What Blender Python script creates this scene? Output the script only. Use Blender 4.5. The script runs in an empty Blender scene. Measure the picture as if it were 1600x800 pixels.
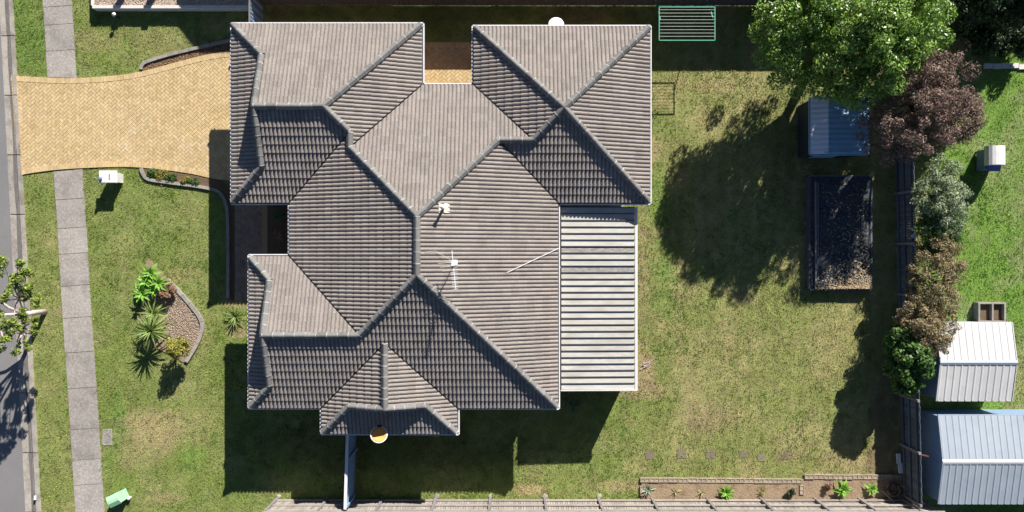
import bpy, bmesh, math, random
import numpy as np
from mathutils import Vector, Matrix, Quaternion

random.seed(7)
RNG = np.random.default_rng(11)
SC = bpy.context.scene
COL = SC.collection

# ------------------------------------------------------------------ camera, sky, sun, exposure
H = 32.0                      # drone height above the ground
F = 1216.0                    # focal length in photo pixels (1600 px wide)
cam_d = bpy.data.cameras.new('camera')
cam_d.sensor_width = 36.0
cam_d.lens = 36.0 * F / 1600.0
cam_d.clip_end = 2000
cam = bpy.data.objects.new('camera', cam_d)
COL.objects.link(cam)
cam.location = (0, 0, H)
SC.camera = cam

SUN_FROM = Vector((0.70, 1.47, 1.0)).normalized()
world = bpy.data.worlds.new('World')
SC.world = world
world.use_nodes = True
wn = world.node_tree
wn.nodes.clear()
sky = wn.nodes.new('ShaderNodeTexSky')
sky.sky_type = 'NISHITA'
sky.sun_disc = False
sky.air_density = 0.75
sky.dust_density = 0.2
sky.ozone_density = 3.0
sky.sun_elevation = math.asin(SUN_FROM.z)
sky.sun_rotation = math.atan2(SUN_FROM.x, SUN_FROM.y)
bg = wn.nodes.new('ShaderNodeBackground')
bg.inputs['Strength'].default_value = 0.05
wo = wn.nodes.new('ShaderNodeOutputWorld')
wn.links.new(sky.outputs[0], bg.inputs[0])
wn.links.new(bg.outputs[0], wo.inputs[0])

sun_d = bpy.data.lights.new('sun', 'SUN')
sun_d.energy = 5.0
sun_d.angle = math.radians(0.5)
sun_d.color = (1.0, 0.965, 0.915)
sun = bpy.data.objects.new('sun', sun_d)
COL.objects.link(sun)
sun.rotation_euler = SUN_FROM.to_track_quat('Z', 'Y').to_euler()
sun.location = (20, 40, 30)

SC.view_settings.view_transform = 'Standard'
SC.view_settings.look = 'None'
SC.view_settings.gamma = 1.0
SC.view_settings.exposure = 0.9
SC.cycles.use_denoising = True
SC.cycles.max_bounces = 6

# ------------------------------------------------------------------ helpers
def P(x, y, z=0.0):
    """photo pixel at height z -> world point"""
    s = (H - z) / F
    return Vector(((x - 800) * s, (400 - y) * s, z))

def G(x, y, z=0.0):
    """ground point that shows at photo pixel x, y, lifted to height z"""
    return Vector(((x - 800) * H / F, (400 - y) * H / F, z))

def tag(o, label=None, cat=None, group=None, kind=None):
    if label: o['label'] = label
    if cat: o['category'] = cat
    if group: o['group'] = group
    if kind: o['kind'] = kind
    return o

def thing(name, label, cat, loc=(0, 0, 0), group=None, rz=0.0):
    o = bpy.data.objects.new(name, None)
    COL.objects.link(o)
    o.location = loc
    o.rotation_euler = (0, 0, rz)
    o.empty_display_size = 0.2
    return tag(o, label, cat, group)

def place(name, mesh, parent=None, matrix=None):
    """link a mesh; matrix is in the parent's space"""
    o = bpy.data.objects.new(name, mesh)
    COL.objects.link(o)
    if parent is not None:
        o.parent = parent
    if matrix is not None:
        o.matrix_basis = matrix
    return o

class MB:
    def __init__(self):
        self.v = []; self.f = []
    def add(self, vs, fs):
        b = len(self.v)
        self.v += [tuple(p) for p in vs]
        self.f += [tuple(i + b for i in f) for f in fs]
    def box(self, c, s, rz=0.0, tilt=None):
        hx, hy, hz = s[0] / 2, s[1] / 2, s[2] / 2
        m = Matrix.Translation(Vector(c)) @ Matrix.Rotation(rz, 4, 'Z')
        if tilt is not None: m = m @ tilt
        vs = [m @ Vector((sx * hx, sy * hy, sz * hz)) for sz in (-1, 1) for sx, sy in ((-1, -1), (1, -1), (1, 1), (-1, 1))]
        self.add(vs, [(3, 2, 1, 0), (4, 5, 6, 7), (0, 1, 5, 4), (1, 2, 6, 5), (2, 3, 7, 6), (3, 0, 4, 7)])
    def beam(self, a, b, w, h):
        a = Vector(a); b = Vector(b)
        d = (b - a); L = d.length; d = d / L
        up = Vector((0, 0, 1)) if abs(d.z) < 0.95 else Vector((0, 1, 0))
        s = d.cross(up).normalized(); u = s.cross(d).normalized()
        vs = []
        for p in (a, b):
            for i, j in ((-1, -1), (1, -1), (1, 1), (-1, 1)):
                vs.append(p + s * (i * w / 2) + u * (j * h / 2))
        self.add(vs, [(0, 1, 2, 3), (7, 6, 5, 4), (1, 0, 4, 5), (2, 1, 5, 6), (3, 2, 6, 7), (0, 3, 7, 4)])
    def prism(self, poly, z0, z1):
        n = len(poly)
        vs = [(p[0], p[1], z0) for p in poly] + [(p[0], p[1], z1) for p in poly]
        a = sum(poly[i][0] * poly[(i + 1) % n][1] - poly[(i + 1) % n][0] * poly[i][1] for i in range(n))
        if a < 0:
            fs = [tuple(range(n)), tuple(range(2 * n - 1, n - 1, -1))]
            fs += [(i, i + n, (i + 1) % n + n, (i + 1) % n) for i in range(n)]
        else:
            fs = [tuple(range(n - 1, -1, -1)), tuple(range(n, 2 * n))]
            fs += [(i, (i + 1) % n, (i + 1) % n + n, i + n) for i in range(n)]
        self.add(vs, fs)
    def tube(self, path, radii, seg=8, cap=True):
        path = [Vector(p) for p in path]
        rings = []
        prev = None
        for i, p in enumerate(path):
            d = (path[min(i + 1, len(path) - 1)] - path[max(i - 1, 0)]).normalized()
            ref = prev if prev is not None else (Vector((1, 0, 0)) if abs(d.x) < 0.9 else Vector((0, 1, 0)))
            s = (ref - d * ref.dot(d)).normalized()
            prev = s
            t = d.cross(s)
            r = radii[i] if hasattr(radii, '__len__') else radii
            rings.append([p + (s * math.cos(a) + t * math.sin(a)) * r for a in [2 * math.pi * k / seg for k in range(seg)]])
        vs = [q for r in rings for q in r]
        fs = []
        for i in range(len(rings) - 1):
            for k in range(seg):
                k2 = (k + 1) % seg
                fs.append((i * seg + k, i * seg + k2, (i + 1) * seg + k2, (i + 1) * seg + k))
        if cap:
            fs.append(tuple(range(seg - 1, -1, -1)))
            fs.append(tuple((len(rings) - 1) * seg + k for k in range(seg)))
        self.add(vs, fs)
    def lathe(self, prof, c=(0, 0, 0), seg=20, m=None):
        vs = []; fs = []
        for r, z in prof:
            for k in range(seg):
                a = 2 * math.pi * k / seg
                vs.append(Vector((r * math.cos(a), r * math.sin(a), z)))
        for i in range(len(prof) - 1):
            for k in range(seg):
                k2 = (k + 1) % seg
                fs.append((i * seg + k, i * seg + k2, (i + 1) * seg + k2, (i + 1) * seg + k))
        if m is not None: vs = [m @ v for v in vs]
        self.add([v + Vector(c) for v in vs], fs)
    def mesh(self, name, mat, origin=(0, 0, 0), smooth=False):
        me = bpy.data.meshes.new(name)
        o = Vector(origin)
        me.from_pydata([tuple(Vector(p) - o) for p in self.v], [], self.f)
        me.materials.append(mat)
        if smooth:
            for p in me.polygons: p.use_smooth = True
        me.update()
        return me
    def part(self, name, mat, parent, smooth=False):
        """mesh in world coordinates under an unrotated Empty"""
        me = self.mesh(name, mat, parent_origin(parent), smooth)
        return place(name, me, parent)
    def obj(self, name, mat, origin, label, cat, group=None, kind=None, smooth=False):
        me = self.mesh(name, mat, origin, smooth)
        o = place(name, me)
        o.location = origin
        return tag(o, label, cat, group, kind)

def parent_origin(p):
    o = Vector((0, 0, 0))
    while p is not None:
        o += Vector(p.location)
        p = p.parent
    return o

# ------------------------------------------------------------------ materials
MATS = {}
def lin(c): return (*c, 1.0)

def mat(name, c1, c2=None, c3=None, scale=3.0, fine=40.0, rough=0.85, bump=0.0, bscale=60.0,
        island=0.0, metallic=0.0, spec=0.3, streak=None, dirt=None, dirt_scale=1.2, dirt_lo=0.5, dirt_hi=0.7, sheen=0.0, transl=0.0):
    if name in MATS: return MATS[name]
    m = bpy.data.materials.new(name)
    m.use_nodes = True
    t = m.node_tree; N = t.nodes; L = t.links
    b = N['Principled BSDF']
    geo = N.new('ShaderNodeNewGeometry')
    co = geo.outputs['Position']
    if streak:
        mp = N.new('ShaderNodeVectorMath'); mp.operation = 'MULTIPLY'
        mp.inputs[1].default_value = streak
        L.new(co, mp.inputs[0]); co = mp.outputs[0]
    def noise(s, d=6.0, r=0.6):
        n = N.new('ShaderNodeTexNoise'); n.inputs['Scale'].default_value = s
        n.inputs['Detail'].default_value = d; n.inputs['Roughness'].default_value = r
        L.new(co, n.inputs['Vector']); return n.outputs['Fac']
    def ramp(v, lo, hi):
        mr = N.new('ShaderNodeMapRange'); mr.inputs['From Min'].default_value = lo; mr.inputs['From Max'].default_value = hi
        L.new(v, mr.inputs['Value']); return mr.outputs[0]
    def mix(f, a, bb):
        mx = N.new('ShaderNodeMix'); mx.data_type = 'RGBA'
        L.new(f, mx.inputs[0])
        for i, c in ((6, a), (7, bb)):
            if isinstance(c, tuple): mx.inputs[i].default_value = lin(c)
            else: L.new(c, mx.inputs[i])
        return mx.outputs[2]
    c2 = c2 or tuple(x * 0.8 for x in c1)
    col = mix(ramp(noise(scale), 0.35, 0.65), c1, c2)
    if c3: col = mix(ramp(noise(fine, 3.0), 0.42, 0.7), col, c3)
    if dirt: col = mix(ramp(noise(dirt_scale, 8.0, 0.7), dirt_lo, dirt_hi), col, dirt)
    if island > 0:
        oi = N.new('ShaderNodeObjectInfo')
        ad = N.new('ShaderNodeMath'); ad.operation = 'ADD'
        L.new(geo.outputs['Random Per Island'], ad.inputs[0]); L.new(oi.outputs['Random'], ad.inputs[1])
        fr = N.new('ShaderNodeMath'); fr.operation = 'FRACT'; L.new(ad.outputs[0], fr.inputs[0])
        mr = N.new('ShaderNodeMapRange'); mr.inputs['To Min'].default_value = 1 - island; mr.inputs['To Max'].default_value = 1 + island
        L.new(fr.outputs[0], mr.inputs['Value'])
        vm = N.new('ShaderNodeVectorMath'); vm.operation = 'SCALE'
        L.new(col, vm.inputs[0]); L.new(mr.outputs[0], vm.inputs['Scale'])
        col = vm.outputs[0]
    if isinstance(col, tuple): b.inputs['Base Color'].default_value = lin(col)
    else: L.new(col, b.inputs['Base Color'])
    b.inputs['Roughness'].default_value = rough
    b.inputs['Metallic'].default_value = metallic
    b.inputs['Specular IOR Level'].default_value = spec
    if bump > 0:
        bp = N.new('ShaderNodeBump'); bp.inputs['Strength'].default_value = 1.0; bp.inputs['Distance'].default_value = bump
        L.new(noise(bscale, 4.0), bp.inputs['Height']); L.new(bp.outputs[0], b.inputs['Normal'])
    if transl > 0:
        tr = N.new('ShaderNodeBsdfTranslucent'); L.new(col, tr.inputs['Color'])
        ms = N.new('ShaderNodeMixShader'); ms.inputs[0].default_value = transl
        out = N['Material Output']
        L.new(b.outputs[0], ms.inputs[1]); L.new(tr.outputs[0], ms.inputs[2]); L.new(ms.outputs[0], out.inputs['Surface'])
    MATS[name] = m
    return m

def attr_mat(name, rough=0.9, bump=0.0, bscale=80, vary=0.0, transl=0.0, spec=0.2):
    """colour carried by the mesh attribute 'tint', with fine procedural variation"""
    if name in MATS: return MATS[name]
    m = bpy.data.materials.new(name); m.use_nodes = True
    t = m.node_tree; N = t.nodes; L = t.links; b = N['Principled BSDF']
    at = N.new('ShaderNodeAttribute'); at.attribute_name = 'tint'
    col = at.outputs['Color']
    geo = N.new('ShaderNodeNewGeometry')
    if vary > 0:
        n = N.new('ShaderNodeTexNoise'); n.inputs['Scale'].default_value = 9.0; n.inputs['Detail'].default_value = 9.0; n.inputs['Roughness'].default_value = 0.75
        L.new(geo.outputs['Position'], n.inputs['Vector'])
        mr = N.new('ShaderNodeMapRange'); mr.inputs['From Min'].default_value = 0.3; mr.inputs['From Max'].default_value = 0.7
        mr.inputs['To Min'].default_value = 1 - vary; mr.inputs['To Max'].default_value = 1 + vary
        L.new(n.outputs['Fac'], mr.inputs['Value'])
        vm = N.new('ShaderNodeVectorMath'); vm.operation = 'SCALE'
        L.new(col, vm.inputs[0]); L.new(mr.outputs[0], vm.inputs['Scale']); col = vm.outputs[0]
    L.new(col, b.inputs['Base Color'])
    b.inputs['Roughness'].default_value = rough
    b.inputs['Specular IOR Level'].default_value = spec
    if bump > 0:
        n2 = N.new('ShaderNodeTexNoise'); n2.inputs['Scale'].default_value = bscale; n2.inputs['Detail'].default_value = 4.0
        L.new(geo.outputs['Position'], n2.inputs['Vector'])
        bp = N.new('ShaderNodeBump'); bp.inputs['Distance'].default_value = bump
        L.new(n2.outputs['Fac'], bp.inputs['Height']); L.new(bp.outputs[0], b.inputs['Normal'])
    if transl > 0:
        tr = N.new('ShaderNodeBsdfTranslucent'); L.new(col, tr.inputs['Color'])
        ms = N.new('ShaderNodeMixShader'); ms.inputs[0].default_value = transl
        L.new(b.outputs[0], ms.inputs[1]); L.new(tr.outputs[0], ms.inputs[2]); L.new(ms.outputs[0], N['Material Output'].inputs['Surface'])
    MATS[name] = m
    return m

M_TILE = mat('roof_tile', (0.25, 0.215, 0.19), (0.212, 0.183, 0.163), (0.305, 0.266, 0.236), scale=0.55, fine=16, island=0.10, rough=0.9, bump=0.004, bscale=90,
             dirt=(0.168, 0.15, 0.136), dirt_scale=1.4, dirt_lo=0.56, dirt_hi=0.85)
M_CAP = mat('ridge_cap', (0.165, 0.158, 0.148), (0.125, 0.12, 0.114), (0.215, 0.206, 0.192), scale=1.6, fine=22, island=0.2, rough=0.9, bump=0.004)
M_MORTAR = mat('mortar', (0.17, 0.162, 0.15), (0.12, 0.115, 0.11), rough=0.95)
M_JOINT = mat('cap_joint_mortar', (0.44, 0.425, 0.40), (0.2, 0.19, 0.18), scale=5, rough=0.95)
M_UNDER = mat('roof_underlay', (0.12, 0.115, 0.115), rough=1.0)
M_GUTTER = mat('gutter', (0.72, 0.70, 0.71), (0.64, 0.62, 0.63), rough=0.5)
M_GUTTER_IN = mat('gutter_bed', (0.06, 0.055, 0.055), (0.1, 0.085, 0.06), rough=0.9)
M_GABLE = mat('gable_board', (0.20, 0.19, 0.185), (0.16, 0.15, 0.15), rough=0.8)
M_BRICK = mat('house_brick', (0.36, 0.24, 0.17), (0.29, 0.18, 0.12), scale=20, rough=0.9)
M_GLASS = mat('window_glass', (0.03, 0.035, 0.04), rough=0.05, spec=0.6)
M_FRAME = mat('window_frame', (0.5, 0.48, 0.45), rough=0.5)
M_PAVER = mat('paver', (0.52, 0.375, 0.185), (0.44, 0.31, 0.145), (0.57, 0.44, 0.26), scale=1.1, fine=9, island=0.10, rough=0.9, bump=0.003,
              dirt=(0.52, 0.43, 0.29), dirt_scale=0.8, dirt_lo=0.56, dirt_hi=0.8)
M_SAND = mat('joint_sand', (0.42, 0.31, 0.165), (0.36, 0.26, 0.14), scale=8, rough=1)
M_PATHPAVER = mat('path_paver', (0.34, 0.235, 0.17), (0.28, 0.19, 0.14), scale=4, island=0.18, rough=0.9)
M_CONC = mat('concrete', (0.31, 0.278, 0.244), (0.245, 0.218, 0.192), (0.40, 0.362, 0.322), scale=1.1, fine=12, island=0.09, rough=0.92, bump=0.003,
             dirt=(0.2, 0.178, 0.158), dirt_scale=1.3, dirt_lo=0.5, dirt_hi=0.72)
M_KERB = mat('kerb_concrete', (0.36, 0.315, 0.26), (0.28, 0.25, 0.21), (0.42, 0.38, 0.33), scale=2, fine=30, island=0.1, rough=0.92, bump=0.004,
             dirt=(0.19, 0.165, 0.15), dirt_scale=1.5, dirt_lo=0.46, dirt_hi=0.66)
M_KERBDIRT = mat('channel_dirt', (0.14, 0.125, 0.115), (0.2, 0.18, 0.16), (0.1, 0.09, 0.085), scale=3, fine=30, rough=1)
M_ASPH = mat('asphalt', (0.19, 0.18, 0.178), (0.16, 0.152, 0.15), (0.24, 0.226, 0.218), scale=0.8, fine=90, rough=0.95, bump=0.006, bscale=160)
M_EDGE = mat('garden_edging', (0.33, 0.30, 0.26), (0.24, 0.22, 0.19), scale=6, fine=30, island=0.12, rough=0.95, bump=0.004)
M_SOIL = mat('soil', (0.13, 0.085, 0.05), (0.09, 0.06, 0.038), (0.2, 0.135, 0.08), scale=3, fine=35, rough=1, bump=0.02, bscale=25)
M_SOILTAN = mat('bed_soil', (0.27, 0.19, 0.12), (0.2, 0.135, 0.085), (0.34, 0.26, 0.17), scale=2.5, fine=28, rough=1, bump=0.03, bscale=14,
                dirt=(0.12, 0.08, 0.05), dirt_scale=2.5, dirt_lo=0.55, dirt_hi=0.72)
M_MULCH = mat('stone_mulch', (0.40, 0.30, 0.225), (0.25, 0.18, 0.13), (0.60, 0.51, 0.42), scale=14, fine=40, island=0.3, rough=0.95)
M_BARKCHIP = mat('bark_chip', (0.3, 0.17, 0.09), (0.2, 0.11, 0.06), (0.4, 0.27, 0.16), scale=9, fine=40, island=0.35, rough=1)
M_TIMBER = mat('weathered_timber', (0.31, 0.27, 0.235), (0.235, 0.205, 0.18), (0.38, 0.345, 0.305), scale=3, fine=30, island=0.2, rough=0.9, dirt=(0.2, 0.15, 0.11), dirt_scale=2, dirt_lo=0.55, dirt_hi=0.75)
M_TIMBERGREY_SKY = mat('grey_timber_sky_tint', (0.115, 0.13, 0.15), (0.085, 0.098, 0.115), (0.16, 0.175, 0.195), scale=3, fine=30, island=0.25, rough=0.9)  # grey timber, cooled and darkened to carry blue skylight in its colour
M_POST = mat('post_timber', (0.24, 0.22, 0.21), (0.18, 0.165, 0.16), scale=4, island=0.15, rough=0.9)
M_COLORB = mat('fence_steel', (0.105, 0.098, 0.095), (0.085, 0.08, 0.08), scale=2, rough=0.55)
M_COLORCAP = mat('fence_steel_trim', (0.2, 0.19, 0.18), rough=0.6)
M_WHITE = mat('white_paint', (0.74, 0.72, 0.70), (0.66, 0.64, 0.62), scale=4, rough=0.5)
M_WHITEOLD = mat('white_weathered', (0.62, 0.58, 0.54), (0.5, 0.46, 0.42), scale=6, fine=40, rough=0.8, c3=(0.7, 0.68, 0.65))
M_PATIO = mat('patio_sheet', (0.50, 0.475, 0.415), (0.43, 0.405, 0.35), (0.57, 0.55, 0.49), scale=1.5, fine=12, rough=0.6, island=0.05, streak=(0.35, 1, 1),
              dirt=(0.34, 0.305, 0.225), dirt_scale=3.0, dirt_lo=0.5, dirt_hi=0.78)
M_PATIODARK = mat('patio_sheet_stained', (0.27, 0.25, 0.225), (0.19, 0.18, 0.16), (0.38, 0.36, 0.32), scale=3, fine=15, rough=0.7, streak=(0.35, 1, 1))
M_PATIORIB = mat('patio_rib', (0.09, 0.085, 0.10), rough=0.7)
M_SHEDBLUE = mat('blue_steel', (0.325, 0.362, 0.40), (0.29, 0.327, 0.367), rough=0.5, scale=1.5)
M_SHEDBLUEWALL = mat('blue_steel_wall', (0.22, 0.32, 0.46), (0.19, 0.28, 0.42), rough=0.5)
M_SHEDWHITE = mat('white_steel', (0.58, 0.565, 0.545), (0.52, 0.505, 0.485), scale=0.8, rough=0.5, dirt=(0.44, 0.42, 0.39), dirt_scale=1.4, dirt_lo=0.56, dirt_hi=0.8)
M_SHEDTEAL = mat('garden_shed_steel', (0.25, 0.42, 0.55), (0.2, 0.36, 0.5), scale=2, rough=0.5, dirt=(0.25, 0.22, 0.18), dirt_scale=4, dirt_lo=0.6, dirt_hi=0.75)
M_SHEDSHADE = mat('shade_dark_steel_wall', (0.03, 0.045, 0.055), (0.022, 0.035, 0.045), rough=0.6)  # deep shade beneath the tree is put into this wall colour
M_SHEDPALE = mat('garden_shed_pale_steel', (0.72, 0.73, 0.76), (0.66, 0.68, 0.72), scale=2, rough=0.5)
M_TARP = mat('blue_tarp', (0.032, 0.038, 0.044), (0.022, 0.026, 0.032), (0.065, 0.085, 0.105), scale=2.5, fine=9, rough=0.6, dirt=(0.075, 0.065, 0.055), dirt_scale=1.8, dirt_lo=0.48, dirt_hi=0.66, bump=0.03, bscale=6)
M_LITTER = mat('leaf_litter', (0.34, 0.26, 0.16), (0.24, 0.17, 0.1), (0.45, 0.37, 0.25), scale=9, fine=40, island=0.45, rough=1)
M_ORANGE = mat('dish_orange', (0.72, 0.33, 0.08), (0.66, 0.27, 0.05), scale=7, rough=0.6)
M_GALV = mat('galvanised', (0.45, 0.46, 0.48), (0.38, 0.39, 0.41), rough=0.4, metallic=0.4)
M_LEAD = mat('roof_flashing', (0.70, 0.66, 0.5), (0.62, 0.57, 0.42), rough=0.6)
M_DARK = mat('dark_rubber', (0.03, 0.03, 0.035), rough=0.8)
M_LINEGREEN = mat('line_green', (0.10, 0.36, 0.24), (0.08, 0.3, 0.2), rough=0.5)
M_LINECORD = mat('line_cord', (0.5, 0.56, 0.5), rough=0.7)
M_PILLAR = mat('pillar_green', (0.36, 0.62, 0.38), (0.3, 0.54, 0.33), scale=8, rough=0.6)
M_RUST = mat('rusty_metal', (0.30, 0.15, 0.09), (0.2, 0.1, 0.06), scale=8, rough=0.85, c3=(0.42, 0.32, 0.26))
M_BLOCK = mat('garden_block', (0.31, 0.25, 0.18), (0.24, 0.19, 0.135), scale=6, fine=40, island=0.15, rough=0.95, c3=(0.38, 0.32, 0.24))
M_BARK = mat('bark', (0.20, 0.16, 0.13), (0.12, 0.095, 0.08), scale=9, fine=40, rough=0.95, bump=0.02, bscale=30)
M_PALEBARK = mat('pale_bark', (0.58, 0.48, 0.46), (0.45, 0.36, 0.33), scale=7, fine=30, rough=0.9, bump=0.01, bscale=30)
M_PURPLECOVER = mat('cover_blue', (0.16, 0.2, 0.42), (0.12, 0.15, 0.35), rough=0.6)
M_STEPSTONE = mat('step_stone', (0.225, 0.18, 0.128), (0.17, 0.14, 0.098), scale=8, island=0.15, rough=0.95)
LEAFKW = dict(rough=0.55, spec=0.4, transl=0.25)
M_LEAFTREE = mat('leaf_bright', (0.17, 0.305, 0.03), (0.105, 0.215, 0.024), (0.28, 0.39, 0.085), scale=1.3, fine=6, island=0.45, rough=0.4, spec=0.6, transl=0.25)
M_LEAFDARK = mat('leaf_dark', (0.028, 0.06, 0.015), (0.018, 0.042, 0.012), (0.05, 0.09, 0.02), scale=1.2, fine=6, island=0.4, **LEAFKW)
M_LEAFMID = mat('leaf_mid', (0.07, 0.15, 0.022), (0.045, 0.10, 0.018), (0.12, 0.22, 0.04), scale=1.5, fine=6, island=0.4, **LEAFKW)
M_LEAFPURPLE = mat('leaf_purple', (0.215, 0.14, 0.115), (0.14, 0.09, 0.08), (0.34, 0.25, 0.185), scale=2, fine=8, island=0.45, rough=0.8, transl=0.2)
M_LEAFBROWN = mat('leaf_brown', (0.27, 0.205, 0.10), (0.18, 0.145, 0.075), (0.40, 0.33, 0.19), scale=2, fine=7, island=0.45, rough=0.8, transl=0.2)
M_LEAFGREY = mat('leaf_greygreen', (0.25, 0.30, 0.17), (0.17, 0.22, 0.11), (0.38, 0.43, 0.27), scale=2, fine=7, island=0.4, rough=0.7, transl=0.2)
M_LEAFYELLOW = mat('leaf_yellow', (0.30, 0.26, 0.03), (0.17, 0.20, 0.03), (0.4, 0.36, 0.08), scale=4, fine=9, island=0.35, **LEAFKW)
M_LEAFSTREET = mat('leaf_street', (0.22, 0.29, 0.04), (0.13, 0.2, 0.03), (0.32, 0.38, 0.08), scale=2, fine=8, island=0.4, **LEAFKW)
M_AGAVE = mat('leaf_agave', (0.20, 0.42, 0.035), (0.14, 0.33, 0.03), (0.31, 0.5, 0.11), scale=5, fine=15, island=0.2, **LEAFKW)
M_YUCCA = mat('leaf_yucca', (0.19, 0.27, 0.05), (0.12, 0.19, 0.035), (0.32, 0.38, 0.13), scale=5, fine=15, island=0.3, **LEAFKW)
M_SHADEPLANT = mat('leaf_shade', (0.05, 0.16, 0.075), (0.04, 0.12, 0.06), scale=5, island=0.25, **LEAFKW)
M_ALOEGREY = mat('leaf_aloe', (0.26, 0.31, 0.21), (0.2, 0.25, 0.17), scale=5, island=0.25, rough=0.6)
M_ALOEYEL = mat('leaf_aloe_yellow', (0.42, 0.36, 0.13), (0.25, 0.26, 0.08), scale=6, island=0.3, rough=0.6)
M_DRYLEAF = mat('leaf_dry', (0.30, 0.18, 0.11), (0.2, 0.11, 0.07), scale=6, island=0.4, rough=0.9)

# ------------------------------------------------------------------ numpy noise and polygon helpers
def vnoise(x, y, scale, seed):
    r = np.random.default_rng(seed).random((256, 256))
    fx = x / scale + 1000; fy = y / scale + 1000
    ix = np.floor(fx).astype(int); iy = np.floor(fy).astype(int)
    tx = fx - ix; ty = fy - iy
    tx = tx * tx * (3 - 2 * tx); ty = ty * ty * (3 - 2 * ty)
    g = lambda a, b: r[a % 256, b % 256]
    return (g(ix, iy) * (1 - tx) + g(ix + 1, iy) * tx) * (1 - ty) + (g(ix, iy + 1) * (1 - tx) + g(ix + 1, iy + 1) * tx) * ty

def fbm(x, y, scale, seed, octv=4):
    s = 0; a = 1; tot = 0
    for o in range(octv):
        s = s + a * vnoise(x, y, scale / 2 ** o, seed + o * 17); tot += a; a *= 0.55
    return s / tot

def inside(px, py, poly):
    r = np.zeros(px.shape, bool)
    n = len(poly)
    for i in range(n):
        x1, y1 = poly[i]; x2, y2 = poly[(i + 1) % n]
        if y1 == y2: continue
        c = ((y1 > py) != (y2 > py)) & (px < (x2 - x1) * (py - y1) / (y2 - y1) + x1)
        r ^= c
    return r

def np_mesh(name, verts, polys, mats, tint=None, smooth=False):
    """verts (n,3); polys (m,k) all the same size"""
    me = bpy.data.meshes.new(name)
    n = len(verts); m, k = polys.shape
    me.vertices.add(n); me.vertices.foreach_set('co', np.ascontiguousarray(verts, np.float32).ravel())
    me.loops.add(m * k); me.loops.foreach_set('vertex_index', np.ascontiguousarray(polys, np.int32).ravel())
    me.polygons.add(m)
    me.polygons.foreach_set('loop_start', np.arange(0, m * k, k, dtype=np.int32))
    me.polygons.foreach_set('loop_total', np.full(m, k, dtype=np.int32))
    if smooth: me.polygons.foreach_set('use_smooth', np.ones(m, bool))
    me.materials.append(mats)
    if tint is not None:
        a = me.attributes.new('tint', 'FLOAT_COLOR', 'POINT')
        c = np.ones((n, 4), np.float32); c[:, :3] = tint
        a.data.foreach_set('color', c.ravel())
    me.update(calc_edges=True)
    return me

# ------------------------------------------------------------------ ground layout (photo ground pixels)
def kx(y, a=10.0, b=52.0):           # a line parallel to the kerb, x at photo row y
    return a + (b - a) * y / 800.0
def foot_l(y): return 67 + (118 - 67) * y / 800.0
def foot_r(y): return 112 + (163 - 112) * y / 800.0
DRIVE_TOP = [(18, 118), (70, 121), (117, 122), (180, 118), (228, 110), (300, 91), (345, 82), (420, 76)]
DRIVE_BOT = [(29, 274), (85, 266), (150, 262), (200, 261), (250, 265), (300, 272), (345, 281), (420, 284)]
DRIVE = DRIVE_TOP + DRIVE_BOT[::-1]
FRONTBED = [(232, 404), (222, 430), (222, 470), (215, 505), (240, 540), (270, 555), (291, 566), (306, 540), (316, 515), (314, 497), (300, 478), (280, 455), (262, 437), (246, 418)]
STRIP_TOP = [(222, 110), (226, 100), (236, 96), (300, 78), (345, 67), (420, 50), (420, 76), (345, 82), (300, 91), (228, 110)]
STRIP_BOT = [(220, 262), (226, 274), (236, 281), (270, 286), (322, 293), (345, 303), (355, 322), (357, 360), (357, 468), (366, 470), (368, 300), (345, 281), (300, 272), (250, 265)]
BACKBED = [(1002, 747), (1255, 748), (1255, 741), (1412, 742), (1412, 782), (1002, 782)]
HOUSE_G = [(400, 60), (1000, 60), (1000, 300), (860, 320), (860, 620), (430, 620), (430, 420), (400, 300)]

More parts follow.
